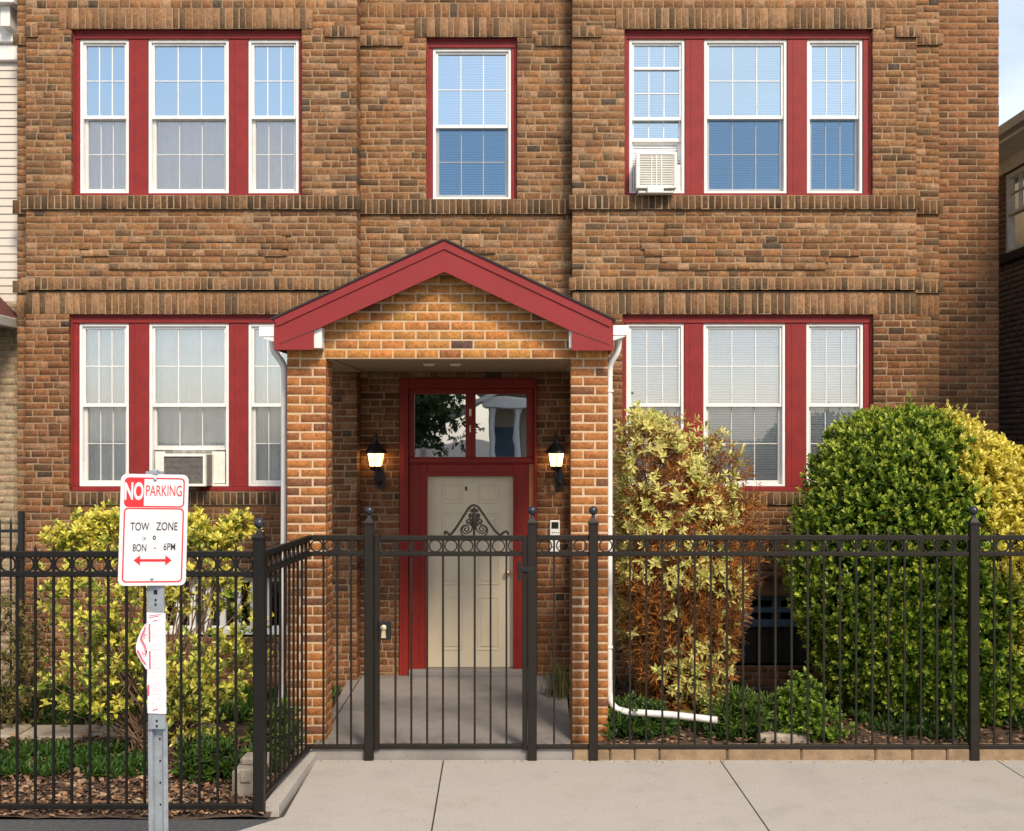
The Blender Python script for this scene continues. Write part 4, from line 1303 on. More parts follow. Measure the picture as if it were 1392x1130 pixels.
zr_l = (PZ(1096, LY), PZ(780.5, LY), PZ(753.5, LY))
zr_r = (PZ(1015, FY), PZ(753, FY), PZ(731, FY))
lpx = PX(352.5, LY)
ft = thing('iron_fence', 'black iron fence with ring frieze running behind the no parking sign', 'fence', (lpx - 1.5, LY, 0))
post(ft, lpx, LY, -.02, PZ(731, LY), 'iron', .037)
post(ft, lpx - 3.05, LY, -.02, PZ(731, LY), 'iron', .037)
fence_parts(ft, (lpx - 3.05, LY), (lpx - .036, LY), zr_l, 'iron', .124, True)
cx_ = PX(421, FY)
ft = thing('iron_fence', 'short side run of black iron fence from the corner post back to the porch', 'fence', ((lpx + cx_) / 2, (LY + FY) / 2, 0))
fence_parts(ft, (lpx, LY + .037), (cx_, FY), (zr_r[0], zr_r[1], zr_r[2]), 'iron', .124, False)
ft = thing('iron_fence', 'narrow iron fence panel in front of the brick pier, hinged side of the gate', 'fence', (PX(460, FY), FY, 0))
g1, g2 = PX(502, FY), PX(723.5, FY)
fence_parts(ft, (cx_, FY), (g1 - .036, FY), zr_r, 'iron_new', .125, False)
post(ft, g1, FY, -.0, PZ(711, FY), 'iron_new', .037)
r1, r2 = PX(806.5, FY), PX(1323.5, FY)
ft = thing('iron_fence', 'long dark brown iron fence in front of the browning shrub and the green shrub', 'fence', (PX(1065, FY), FY, 0))
for x in (g2, r1, r2, r2 + (r2 - r1)): post(ft, x, FY, -.0, PZ(711, FY), 'iron_new', .037)
fence_parts(ft, (g2 + .036, FY), (r1 - .036, FY), zr_r, 'iron_new', .125, False)
def sub_run(A, B): fence_parts(ft, A, B, zr_r, 'iron_new', .1295, True)
sub_run((r1 + .036, FY), (r2 - .036, FY)); sub_run((r2 + .036, FY), (r2 + (r2 - r1) - .036, FY))
# gate
gt = thing('iron_gate', 'iron garden gate with a scrolled crest in front of the cream door', 'gate', (PX(612, FY), FY, 0))
ga, gb = PX(509, FY), PX(717, FY)
m = MB()
m.box(ga, ga + .042, FY - .021, FY + .021, PZ(1019, FY), PZ(728, FY), c=.004)
m.build('stile', 'iron_new', gt); m = MB()
m.box(gb - .042, gb, FY - .021, FY + .021, PZ(1019, FY), PZ(728, FY), c=.004)
m.build('stile', 'iron_new', gt)
fence_parts(gt, (ga + .042, FY), (gb - .042, FY), (PZ(1014, FY), PZ(753, FY), PZ(731.5, FY)), 'iron_new', .1275, False)
m = MB()
G = lambda px, py: PT(px, py, FY)
R_ = .0095
m.tube(smooth_path([G(605.5, 727), G(604.6, 724), G(606.5, 722.8), G(609, 725), G(612.5, 726.5), G(619, 719), G(632, 699), G(638.5, 689.5), G(644.4, 686.8),
                    G(650.3, 689.5), G(657, 699), G(671, 719), G(678.5, 726.5), G(682, 726), G(685.5, 723.4), G(689, 722.6), G(690.5, 725.5), G(689.5, 727)], 4), R_, 8, flat=(.8, 1.1))
def spiral(cx, cy, r0, r1_, a0, turns, lead):
    pts = [G(*p) for p in lead]
    n = 26
    for i in range(n + 1):
        a = a0 + turns * 2 * math.pi * i / n; r = r0 + (r1_ - r0) * i / n
        pts.append(G(cx + r * math.cos(a), cy + r * math.sin(a)))
    m.tube(smooth_path(pts, 2), .0055, 6)
for s in (-1, 1):
    c = 644.6
    spiral(c + s * 11, 719.3, 6.2, 1.0, math.pi / 2, -1.6 * s, [(c + s * 2, 715.0), (c + s * 4, 722)])
    spiral(c + s * 10.5, 720.5, 9.0, 6.0, math.pi / 2, -.55 * s, [])
    spiral(c + s * 7.5, 709, 3.6, .8, math.pi / 2, -1.3 * s, [(c + s * 2.5, 706), (c + s * 3.5, 711)])
    spiral(c + s * 5, 700.5, 2.8, .6, math.pi / 2, -1.2 * s, [(c + s * 1.5, 698)])
    spiral(c + s * 3.2, 694, 2.2, .6, math.pi / 2, -1.1 * s, [(c + s * .8, 691)])
    m.tube([G(c + s * 22, 714), G(c + s * 27, 720), G(c + s * 33, 727)], .005, 6)
    for (lx_, ly_, ex, ey) in ((2, 708, 7.5, 703.5), (2, 702, 6.5, 698), (1.6, 713, 6, 713.8)):
        m.tube([G(c + s * lx_, ly_), G(c + s * (lx_ + ex) / 2, (ly_ + ey) / 2 + .6), G(c + s * ex, ey)], [.011, .012, .003], 6, flat=(.5, 1))
m.tube([G(644.6, 689), G(644.6, 696), G(644.6, 704), G(644.6, 711), G(644.6, 717), G(644.6, 728)], [.007, .012, .020, .024, .012, .009], 8, flat=(.6, 1))
m.build('crest', 'iron_new', gt)
m = MB(); m.box(PX(515.5, FY), PX(532.5, FY), FY - .045, FY - .0215, PZ(869, FY), PZ(844, FY), c=.004); lk = m.build('lock_box', 'black', gt)
m = MB(); m.lathe([(.001, -.012), (.024, -.012), (.024, 0), (.001, 0)], 0, 0, 0, 14)
m.v = [(PX(522.5, FY) + v[0], FY - .052 + v[2] * .6, PZ(852, FY) + v[1]) for v in m.v]
m.prism([(PX(522.5, FY) - .012, PZ(854, FY)), (PX(522.5, FY) + .012, PZ(854, FY)), (PX(522.5, FY) + .02, PZ(866, FY)), (PX(522.5, FY) - .02, PZ(866, FY))], FY - .054, FY - .045)
m.build('lock_plate', 'brass', lk)
m = MB(); m.box(PX(704, FY), PX(708.5, FY), FY - .05, FY - .02, PZ(789, FY), PZ(763, FY), c=.006); m.box(PX(703, FY), PX(726, FY), FY - .04, FY - .022, PZ(777, FY), PZ(771, FY), c=.004); m.build('hinge', 'black', gt)

# ================================================================== no parking sign
DN = 5.5
sgx, sgz = PX(208.8, DN), PZ(720.5, DN)
yaw, roll = R(17), R(-1.6)
SW, SH = .302, .520
sb_x = PX(213.5, DN)
st = thing('no_parking_sign', 'white and red no parking tow zone sign on a galvanised channel post', 'sign', (sb_x, DN + .05, -0.02))
def SG(p):       # sign-local (u right, w up, n outwards) -> world
    u, n, w_ = p
    u2, w2 = u * math.cos(roll) - w_ * math.sin(roll), u * math.sin(roll) + w_ * math.cos(roll)
    return (sgx + u2 * math.cos(yaw) + n * math.sin(yaw), DN + u2 * math.sin(yaw) - n * math.cos(yaw), sgz + w2)
def rrect(w_, h, r, n=7):
    pts = []
    for cx, cy, a0 in ((w_ / 2 - r, h / 2 - r, 0), (-w_ / 2 + r, h / 2 - r, 90), (-w_ / 2 + r, -h / 2 + r, 180), (w_ / 2 - r, -h / 2 + r, 270)):
        for k in range(n + 1):
            a = R(a0 + 90 * k / n); pts.append((cx + r * math.cos(a), cy + r * math.sin(a)))
    return pts
m = MB(); m.prism(rrect(SW, SH, .028), -.002, .002, T=SG); plate = m.build('sign_plate', 'signwhite', st)
def ring_poly(mb, outer, inner, n0, n1, mi=0):
    k = len(outer)
    vs = [SG((u, n1, w_)) for u, w_ in outer] + [SG((u, n1, w_)) for u, w_ in inner] + [SG((u, n0, w_)) for u, w_ in outer]
    fs = []
    for i in range(k):
        j = (i + 1) % k
        fs.append((i, j, k + j, k + i)); fs.append((2 * k + i, 2 * k + j, j, i))
    mb.add(vs, fs, mi)
def shift(poly, du, dw): return [(u + du, w_ + dw) for u, w_ in poly]
m = MB()
zs = SH / 2 - .155                                   # dividing line
bt = .006
ring_poly(m, shift(rrect(SW - .034, .138, .020), 0, SH / 2 - .085), shift(rrect(SW - .034 - 2 * bt, .138 - 2 * bt, .015), 0, SH / 2 - .085), .002, .0032)
hh = SH - .155 - .017
ring_poly(m, shift(rrect(SW - .034, hh, .020), 0, -SH / 2 + .015 + hh / 2), shift(rrect(SW - .034 - 2 * bt, hh - 2 * bt, .015), 0, -SH / 2 + .015 + hh / 2), .002, .0032)
m.build('red_border', 'signred', plate); m = MB()
# red field behind NO
u0 = -SW / 2 + .020
m.prism([(u0 + .012, SH / 2 - .149), (-.047, SH / 2 - .149), (-.047, SH / 2 - .021), (u0 + .012, SH / 2 - .021), (u0 + .001, SH / 2 - .033), (u0 + .001, SH / 2 - .137)], .002, .0028, T=SG)
m.build('red_field', 'signred', plate); m = MB()
az = -SH / 2 + .118                                  # double arrow
m.prism([(-.085, az), (-.056, az + .024), (-.056, az + .006), (.056, az + .006), (.056, az + .024), (.085, az), (.056, az - .024), (.056, az - .006), (-.056, az - .006), (-.056, az - .024)], .002, .003, T=SG)
m.build('double_arrow', 'signred', plate)
def text_mesh(body, width, height, bold=0.0, align='CENTER'):
    cu = bpy.data.curves.new('lettering', 'FONT'); cu.body = body; cu.size = 1.0; cu.offset = bold; cu.align_x = 'LEFT'
    ob = bpy.data.objects.new('lettering', cu); C.objects.link(ob)
    dg = bpy.context.evaluated_depsgraph_get()
    me = bpy.data.meshes.new_from_object(ob.evaluated_get(dg))
    V = [tuple(v.co) for v in me.vertices]; Fs = [tuple(p.vertices) for p in me.polygons]
    bpy.data.objects.remove(ob); bpy.data.curves.remove(cu); bpy.data.meshes.remove(me)
    A = np.array(V); lo, hi = A.min(0), A.max(0)
    A[:, 0] = (A[:, 0] - (lo[0] + hi[0]) / 2) / (hi[0] - lo[0]) * width
    A[:, 1] = (A[:, 1] - (lo[1] + hi[1]) / 2) / (hi[1] - lo[1]) * height
    return A, Fs
def letters(parent, items, material, name, n=.0034):
    for body, u, w_, wd_, ht, bold in items:
        m = MB(); A, Fs = text_mesh(body, wd_, ht, bold)
        m.add([SG((u + p[0], n, w_ + p[1])) for p in A], Fs)
        m.build(name, material, parent)
q = lambda py: SH / 2 - (py - 645.5) / 150.0 * SH      # photo row on the sign -> sign height
qu = lambda px: (px - 208.8) / 85.5 * SW               # photo column -> sign width
letters(plate, [('NO', qu(183.0), q(668.5), .084, .083, .035)], 'signwhite', 'lettering')
letters(plate, [('PARKING', qu(220.5), q(667.5), .160, .050, .0)], 'signred', 'lettering')
letters(plate, [('TOW', qu(191.5), q(716), .083, .038,   .006), ('ZONE', qu(225.5), q(715.5), .096, .038,   .006),
                ('o', qu(210), q(731), .014, .020, .03), (':', qu(195.8), q(732), .004, .016, 0), ('x', qu(198.2), q(732), .009, .012, 0),
                ('8ON', qu(191.8), q(744.5), .060, .035,   .006), ('-', qu(211), q(745), .009, .004, 0), ('6PM', qu(229.5), q(743), .052, .034,   .006)], 'signblack', 'lettering')
for px_, py_ in ((209, 652.5), (208.5, 786)):
    m = MB(); m.lathe([(.001, .006), (.006, .006), (.008, .003), (.008, 0)], 0, 0, 0, 10)
    n0 = len(m.v) - 40
    m.v[n0:] = [SG((qu(px_) + v[0], .002 + v[2], q(py_) + v[1])) for v in m.v[n0:]]
    m.build('bolt', 'galv', plate)
# U-channel post in two lengths
def channel(mb, x, z0, z1, w_=.046, lean=0.0, y=DN + .04):
    prof = [(-w_, 0), (-w_ * .55, 0), (-w_ * .48, .028), (w_ * .48, .028), (w_ * .55, 0), (w_, 0), (w_, .004), (w_ * .62, .004), (w_ * .55, .034), (-w_ * .55, .034), (-w_ * .62, .004), (-w_, .004)]
    k = len(prof)
    vs = [(x[0] + a, y + b, z0) for a, b in prof] + [(x[1] + a, y + b, z1) for a, b in prof]
    fs = [(i, (i + 1) % k, (i + 1) % k + k, i + k) for i in range(k)]
    mb.add(vs, fs)
m = MB(); channel(m, (sb_x, PX(210.5, DN)), -.02, PZ(985, DN))
m.build('base_post', 'galv', st)
m = MB()
zt2, zb2 = PZ(641, DN), PZ(993, DN)
xt, xb_ = PX(207.5, DN), PX(211, DN)
w_ = .040
ypl = DN + .024
prof = [(-w_, 0), (w_, 0), (w_, .012), (w_ - .004, .012), (w_ - .004, .004), (-w_ + .004, .004), (-w_ + .004, .012), (-w_, .012)]
k = len(prof)
m.add([(xb_ + a, ypl + b, zb2) for a, b in prof] + [(xt + a, ypl + b, zt2) for a, b in prof], [(i, (i + 1) % k, (i + 1) % k + k, i + k) for i in range(k)] + [tuple(range(k - 1, -1, -1)), tuple(range(k, 2 * k))])
up = m.build('upper_post', 'galv', st)
m = MB()
for py_, s in ((806, .011), (817, .006), (823, .006), (982, .006), (989, .006), (1010, .005), (1040, .005), (1070, .005), (1100, .005)):
    xx = xb_ + (xt - xb_) * (PZ(py_, DN) - zb2) / (zt2 - zb2); yy = ypl - .0006 if py_ < 993 else DN + .067
    m.box(xx - s * .8, xx + s * .8, yy, yy + .001, PZ(py_, DN) - s, PZ(py_, DN) + s)
m.build('post_hole', 'black', up)
m = MB(); m.box(PX(203, DN), PX(214, DN), DN - .004, DN + .024, PZ(646, DN), PZ(639, DN), c=.003); m.build('top_clip', 'galv', up)
# paper notice wrapped round the post
nt_ = thing('paper_notice', 'torn white paper notice with red print taped round the sign post', 'notice', (xb_, ypl - .01, PZ(972, DN)))
ypn = ypl - .004
lean = lambda py: xb_ + (xt - xb_) * (PZ(py, DN) - zb2) / (zt2 - zb2)
m = MB(); vs = []; n = 12
pyt, pyb = 834, 972
for j in range(n + 1):
    py_ = pyt + (pyb - pyt) * j / n
    xc = lean(py_); zz = PZ(py_, DN)
    for (a, b) in ((-.042, .020), (-.043, .003), (-.040, -.0015), (.040, -.0015), (.043, .004), (.042, .020)):
        vs.append((xc + a + .001 * math.sin(j * 2.1), ypn + b, zz + (.004 * math.sin(a * 90 + j) if j in (0, n) else 0)))
m.add(vs, [(j * 6 + i, j * 6 + i + 1, (j + 1) * 6 + i + 1, (j + 1) * 6 + i) for j in range(n) for i in range(5)])
m.build('paper_sheet', 'paper', nt_)
m = MB()
fl = [(200, 846), (196.5, 849), (192, 857), (187.5, 868), (184.8, 878), (185.5, 886), (189, 894), (194, 902), (199, 910)]
fp = [PT(a, b, DN + .01) for a, b in fl]
for i in range(len(fp) - 1):
    a, b = fp[i], fp[i + 1]
    m.quad((PX(200, DN), ypn + .006, a.z), (PX(200, DN), ypn + .006, b.z), (b.x, ypn - .012, b.z), (a.x, ypn - .012, a.z))
m.build('loose_flap', 'paper', nt_)
m = MB()
def ink(px0, py0, px1, py1, wpx, y_):
    a, b = PT(px0, py0, DN), PT(px1, py1, DN); a.y = b.y = y_
    d = (b - a).normalized(); nn = Vector((-d.z, 0, d.x)) * (wpx / F * DN / 2)
    m.quad(a - nn, b - nn, b + nn, a + nn)
yi = ypn - .0030
for (a, b, c_, d_, w_) in ((201.5, 849, 201.8, 874, 2.2), (202, 886, 202.3, 911, 2.2), (200.2, 932, 200.2, 947, 2.6), (206, 845.5, 213, 844, 1.3), (206, 972 - 5, 213, 972 - 7, 1.6), (201, 838, 218, 836, .9), (201, 840.5, 214, 838.5, 1.0)): ink(a, b, c_, d_, w_, yi)
yf_ = ypn - .0165
for (a, b, c_, d_, w_) in ((197.5, 853, 191, 868, 2.2), (191, 868, 197.8, 880, 2.2), (186.5, 884, 193, 897, 2.4), (193, 897, 198.5, 904, 2.2), (194.5, 866, 198.6, 862, 1.6)): ink(a, b, c_, d_, w_, yf_)
for k in range(9):
    a0, a1 = 200 + k * 30, 200 + (k + 1) * 30
    ink(195.8 + 3.1 * math.cos(R(a0 + 60)), 885 + 4.6 * math.sin(R(a0 + 60)), 195.8 + 3.1 * math.cos(R(a1 + 60)), 885 + 4.6 * math.sin(R(a1 + 60)), 1.5, yf_)
ink(195.8, 885.5, 198.8, 885.5, 1.3, yf_); ink(198.6, 885.5, 198.6, 889.5, 1.3, yf_)
m.build('red_print', 'paperink', nt_)
m = MB(); rr = random.Random(9)
py_ = 853.0
while py_ < 966:
    x_ = 204.5 + rr.uniform(0, 1.5); end = 219 - rr.choice((0, 0, 3, 7))
    while x_ < end:
        L = rr.uniform(.9, 2.6); ink(x_, py_, min(x_ + L, end), py_ - .1 * L, rr.choice((.7, .9, 1.1)), yi); x_ += L + rr.uniform(.5, .9)
    py_ += rr.choice((2.6, 2.9, 3.3, 5.5))
m.build('faint_print', 'paperfaint', nt_)

# ================================================================== plants
def nrand(r, n): 
    v = r.normal(size=(n, 3)); return v / np.linalg.norm(v, axis=1, keepdims=True)
def leaf_cloud(r, P_, Ax, nl, L, W, cols, th=(0.45, 1.25), spread=0.6, tipcol=None, tipfrac=0.35, jitter=.15):
    """P_ sprig bases, Ax sprig axes, nl leaves each. returns verts, quads, colours"""
    n = len(P_)
    ref = np.where(np.abs(Ax[:, 2:3]) < .9, np.array([[0, 0, 1.]]), np.array([[1., 0, 0]]))
    U_ = np.cross(Ax, ref); U_ /= np.linalg.norm(U_, axis=1, keepdims=True)
    V_ = np.cross(Ax, U_)
    Vs, Cs = [], []
    ph0 = r.uniform(0, 6.28, n)
    for j in range(nl):
        tfr = j / max(1, nl - 1)                                # 0 = outer/lower leaves, 1 = tip leaves
        ph = ph0 + j * 2.4 + r.normal(0, .25, n)
        t_ = th[1] + (th[0] - th[1]) * tfr + r.normal(0, .15, n)
        D_ = Ax * np.cos(t_)[:, None] + (U_ * np.cos(ph)[:, None] + V_ * np.sin(ph)[:, None]) * np.sin(t_)[:, None]
        sd = np.cross(D_, Ax); sd /= (np.linalg.norm(sd, axis=1, keepdims=True) + 1e-6)
        nm = np.cross(sd, D_)
        ll = (L * r.uniform(.7, 1.2, n) * (1 - .25 * tfr))[:, None]; ww = ll * W * r.uniform(.85, 1.15, n)[:, None]
        b = P_ + Ax * (spread * L * tfr)
        lift = nm * ww * .35
        q = np.stack([b, b + D_ * ll * .35 + sd * ww + lift, b + D_ * ll * .75 + sd * ww * .85 + lift, b + D_ * ll - nm * ll * .05,
                      b + D_ * ll * .75 - sd * ww * .85 + lift, b + D_ * ll * .35 - sd * ww + lift], 1)
        Vs.append(q)
        c = cols * (1 + r.normal(0, jitter, (n, 1)))
        if tipcol is not None and tfr > 1 - tipfrac:
            k = r.uniform(.45, 1.0, (n, 1)); c = c * (1 - k) + np.asarray(tipcol) * k * (1 + r.normal(0, jitter, (n, 1)))
        Cs.append(np.clip(c, .004, .95))
    V = np.concatenate(Vs).reshape(-1, 3); m_ = len(V) // 6
    i = np.arange(m_)[:, None] * 6
    Fq = np.concatenate([i + np.array([[0, 1, 2, 3]]), i + np.array([[0, 3, 4, 5]])], 1).reshape(-1, 4)
    Cc = np.repeat(np.concatenate(Cs), 2, axis=0)
    return V, Fq, Cc
def merge(parts):
    V, Fq, Cc, o = [], [], [], 0
    for v, f, c in parts:
        V.append(v); Fq.append(f + o); Cc.append(c); o += len(v)
    return np.concatenate(V), np.concatenate(Fq), np.concatenate(Cc)
def lump(dirs, seed, k=9, amp=.08):
    r = np.random.default_rng(seed); out = np.ones(len(dirs))
    for i in range(k):
        a = nrand(r, 1)[0]; f = r.uniform(2.5, 7); out += amp / math.sqrt(k) * 1.6 * np.cos(dirs @ a * f + r.uniform(0, 6.28))
    return out
def bush_points(r, n, c, rad, seed, inner=(.86, 1.03), amp=.08, power=2.6, zmin=.03, front=True):
    d = nrand(r, int(n * 1.6))
    if front:
        keep = (d[:, 1] < .25) | (r.uniform(size=len(d)) < .25); d = d[keep]
    rad = np.asarray(rad, float)
    s = (np.abs(d) ** power).sum(1) ** (-1 / power)
    rr_ = lump(d, seed, amp=amp) * s * r.uniform(inner[0], inner[1], len(d))
    P_ = np.asarray(c) + d * rad * rr_[:, None]
    nm = d / rad; nm /= np.linalg.norm(nm, axis=1, keepdims=True)
    k = P_[:, 2] > zmin
    return P_[k][:n], nm[k][:n]
def unit(v): return v / np.linalg.norm(v, axis=1, keepdims=True)
def stems(parent, base, tops, r, mname, r0=.016, name='branch', wob=.05):
    m = MB()
    for tp in tops:
        b = Vector(base) + Vector((r.normal(0, .10), r.normal(0, .08), 0)); tp = Vector(tp); pts = []
        for i in range(6):
            t = i / 5; p = b.lerp(tp, t); p += Vector((r.normal(0, wob), r.normal(0, wob), 0)) * (t * (1 - t) * 3); pts.append(p)
        m.tube(pts, [r0 * (1 - .75 * i / 5) for i in range(6)], 5)
    return m.build(name, mname, parent)
def foliage(parent, parts, material='leaf', name='foliage'):
    V, Fq, Cc = merge(parts)
    V = V - np.array(parent.location)
    return np_mesh(name, V, Fq, [material], parent, cols=Cc, smooth=[False] * len(Fq))

# big dome at the right: a green shrub with a golden one grown into its upper right ---
r = np.random.default_rng(21)
dg_ = 10.75
gc = np.array([PX(1250, dg_), dg_, 1.36]); grad = (1.08, .88, 1.46)
def taper(P_, c, z0, k):        # narrower towards the ground
    f = np.clip((P_[:, 2] - z0) / (1.3 - z0), 0, 1); s = (1 - k) + k * f
    P_ = P_.copy(); P_[:, 0] = c[0] + .25 + (P_[:, 0] - c[0] - .25) * s; P_[:, 1] = c[1] + (P_[:, 1] - c[1]) * s
    return P_
def is_gold(P_, r):
    edge = PX(1272, dg_) + np.clip(2.75 - P_[:, 2], 0, 3) * .13 + np.clip(1.9 - P_[:, 2], 0, 3) * .20
    return P_[:, 0] + .07 * np.sin(P_[:, 2] * 9) + r.normal(0, .05, len(P_)) > edge
t = thing('green_shrub', 'tall rounded green shrub under the lower window, behind the long iron fence', 'shrub', (gc[0] - .2, gc[1], .07))
t2 = thing('golden_shrub', 'golden yellow shrub grown into the upper right of the rounded green shrub', 'shrub', (PX(1345, dg_), gc[1], .07))
P_, nm = bush_points(r, 9000, gc, grad, 5, inner=(.88, 1.04), amp=.075)
P_ = taper(P_, gc, 0, .36)
Ax = unit(nm * .7 + np.array([0, 0, .75]) + r.normal(0, .38, nm.shape))
gd = is_gold(P_, r)
clump = lump(unit(P_ - gc), 77, 8, .5)
base = np.array([.088, .165, .013]) * (0.7 + .5 * np.clip(clump, .3, 1.7))[:, None]
yb_ = np.array([.62, .53, .06]) * r.uniform(.75, 1.15, (len(P_), 1))
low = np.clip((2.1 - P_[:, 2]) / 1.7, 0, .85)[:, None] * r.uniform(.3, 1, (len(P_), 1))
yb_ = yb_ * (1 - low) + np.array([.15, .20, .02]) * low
g_parts = [leaf_cloud(r, P_[~gd], Ax[~gd], 8, .062, .26, base[~gd], tipcol=(.46, .52, .06), tipfrac=.42, spread=1.1)]
y_parts = [leaf_cloud(r, P_[gd], Ax[gd], 8, .062, .26, yb_[gd], tipcol=(.90, .80, .20), tipfrac=.5, spread=1.0)]
# stray longer shoots break the outline
k = r.uniform(size=len(P_)) < .035
Ps, As = P_[k] + Ax[k] * .05, unit(Ax[k] + np.array([0, 0, .4])); gs = gd[k]
g_parts.append(leaf_cloud(r, Ps[~gs], As[~gs], 10, .058, .24, base[k][~gs], tipcol=(.42, .50, .07), spread=2.2))
y_parts.append(leaf_cloud(r, Ps[gs], As[gs], 10, .058, .24, yb_[k][gs], tipcol=(.80, .72, .2), spread=2.2))
P_, nm = bush_points(r, 3000, gc, np.array(grad) * .86, 5, inner=(.72, 1.0), amp=.075); P_ = taper(P_, gc, 0, .36)  # inner layer, its leaves coloured dark for the shade inside the dome
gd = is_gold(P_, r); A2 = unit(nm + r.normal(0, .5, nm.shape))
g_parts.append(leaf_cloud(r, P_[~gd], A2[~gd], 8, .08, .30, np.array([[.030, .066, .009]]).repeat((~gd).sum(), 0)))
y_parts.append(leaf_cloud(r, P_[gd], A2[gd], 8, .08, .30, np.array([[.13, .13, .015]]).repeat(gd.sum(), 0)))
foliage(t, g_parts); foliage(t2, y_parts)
stems(t, (gc[0] - .1, gc[1], .07), [(gc[0] - .2 + r.normal(0, .3), gc[1] + r.normal(0, .25), r.uniform(1.2, 2.2)) for _ in range(16)], r, 'bark', .02)
stems(t2, (PX(1345, dg_), gc[1], .07), [(PX(1345, dg_) + r.normal(0, .14), gc[1] + r.normal(0, .25), r.uniform(1.2, 2.1)) for _ in range(9)], r, 'bark', .018)

# half dead shrub: brown twigs with pale yellow rosettes -----------------------------
r = np.random.default_rng(23)
db = 10.7
bc = np.array([PX(930, db), db, 1.34]); brad = (.62, .55, 1.20)
t = thing('browning_shrub', 'half dead shrub with rusty brown twigs and pale yellow leaf rosettes beside the white downspout', 'shrub', (bc[0], bc[1], .07))
def bshape(P_):
    P_ = P_.copy()
    f = np.clip((P_[:, 2] - .1) / 1.4, 0, 1)
    P_[:, 0] = bc[0] - .04 + (P_[:, 0] - bc[0] + .04) * (.62 + .40 * f)
    g_ = np.clip((P_[:, 2] - 2.0) / .95, 0, 1); P_[:, 0] = P_[:, 0] - g_ * .22
    return P_
# brown sprays
P_, nm = bush_points(r, 5200, bc, brad, 31, inner=(.62, 1.03), amp=.16, power=2.3); P_ = bshape(P_)
right = (P_[:, 0] - bc[0]) / .6; up_ = (P_[:, 2] - 1.5) / 1.4
keep = r.uniform(size=len(P_)) < np.clip(.70 + .30 * right - .20 * np.clip(up_, -1, 1), .25, 1)
Pb, nb = P_[keep], nm[keep]
base = np.where(r.uniform(size=(len(Pb), 1)) < .6, np.array([[.42, .170, .036]]), np.array([[.23, .090, .026]])) * r.uniform(.6, 1.25, (len(Pb), 1))
parts = [leaf_cloud(r, Pb, unit(nb * .6 + np.array([0, 0, .35]) + r.normal(0, .6, nb.shape)), 9, .085, .075, base, th=(.3, 1.3), spread=1.4)]
foliage(t, parts, 'leaf_dry', 'dead_foliage')
P_, nm = bush_points(r, 1900, bc, np.array(brad) * 1.03, 31, inner=(.92, 1.07), amp=.16, power=2.3); P_ = bshape(P_)
right = (P_[:, 0] - bc[0]) / .6; up_ = (P_[:, 2] - 1.5) / 1.4
clus = lump(unit((P_ - bc) * np.array([1, 1, 1.5])), 55, 10, .8) - 1
keep = r.uniform(size=len(P_)) < np.clip(.34 - .36 * right + np.where(up_ < 0, .26, -.08) - .35 * np.clip(right, 0, 1) * np.clip(up_, 0, 1) + .8 * clus, .05, .75)
Pb, nb = P_[keep], nm[keep]
base = np.where(r.uniform(size=(len(Pb), 1)) < .7, np.array([[.62, .57, .17]]), np.array([[.40, .42, .09]])) * r.uniform(.75, 1.15, (len(Pb), 1))
parts = [leaf_cloud(r, Pb, unit(nb * .9 + np.array([0, -.3, .35]) + r.normal(0, .35, nb.shape)), 8, .076, .15, base, th=(.6, 1.5), spread=.4, tipcol=(.75, .68, .27))]
foliage(t, parts)
P_, nm = bush_points(r, 150, bc, np.array(brad) * .95, 31, inner=(.7, 1.0), power=2.3); P_ = bshape(P_)
stems(t, (bc[0], bc[1], .07), [tuple(p) for p in P_[:110]], r, 'twig', .012, 'twig')

# open golden shrub behind the left fence ------------------------------------------
r = np.random.default_rng(24)
t = thing('golden_shrub', 'open yellow green shrub with thin bare stems behind the no parking sign', 'shrub', (PX(205, 9.9), 9.9, .02))
blobs = [(105, 735, 10.2, .26, .15), (145, 714, 10.3, .24, .15), (262, 722, 10.2, .20, .16), (290, 735, 10.1, .20, .15), (325, 716, 10.2, .10, .12), (190, 752, 10.3, .28, .14),
         (85, 800, 9.9, .20, .22), (130, 835, 9.8, .36, .32), (225, 800, 10.0, .40, .30), (310, 805, 10.0, .25, .30), (105, 930, 9.7, .34, .26),
         (190, 905, 9.7, .40, .30), (290, 920, 9.6, .38, .36), (330, 880, 9.8, .20, .30), (265, 975, 9.4, .32, .20), (225, 950, 9.5, .24, .22), (145, 960, 9.7, .28, .18), (150, 880, 9.9, .3, .3)]
parts = []; tops = []
for k, (px_, py_, d_, rx_, rz_) in enumerate(blobs):
    c = np.array([PX(px_, d_), d_, PZ(py_, d_)])
    n = int(1150 * rx_ * (rz_ + .1) * (.85 if py_ < 760 else .19))
    P_, nm = bush_points(r, n * 3, c, (rx_, rx_ * .8, rz_), 100 + k, inner=(.35, 1.08), amp=.22, power=2.0, front=False)
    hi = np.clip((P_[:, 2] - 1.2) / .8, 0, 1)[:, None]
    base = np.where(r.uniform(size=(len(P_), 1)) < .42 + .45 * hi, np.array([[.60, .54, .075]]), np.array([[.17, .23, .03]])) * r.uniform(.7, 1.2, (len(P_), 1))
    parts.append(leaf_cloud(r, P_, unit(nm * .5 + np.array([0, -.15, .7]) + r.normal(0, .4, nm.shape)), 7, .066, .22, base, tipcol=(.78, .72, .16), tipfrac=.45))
    tops += [tuple(p) for p in P_[:7]]
foliage(t, parts)
stems(t, (PX(215, 9.7), 9.7, .02), tops, r, 'bark', .011, 'branch', .09)

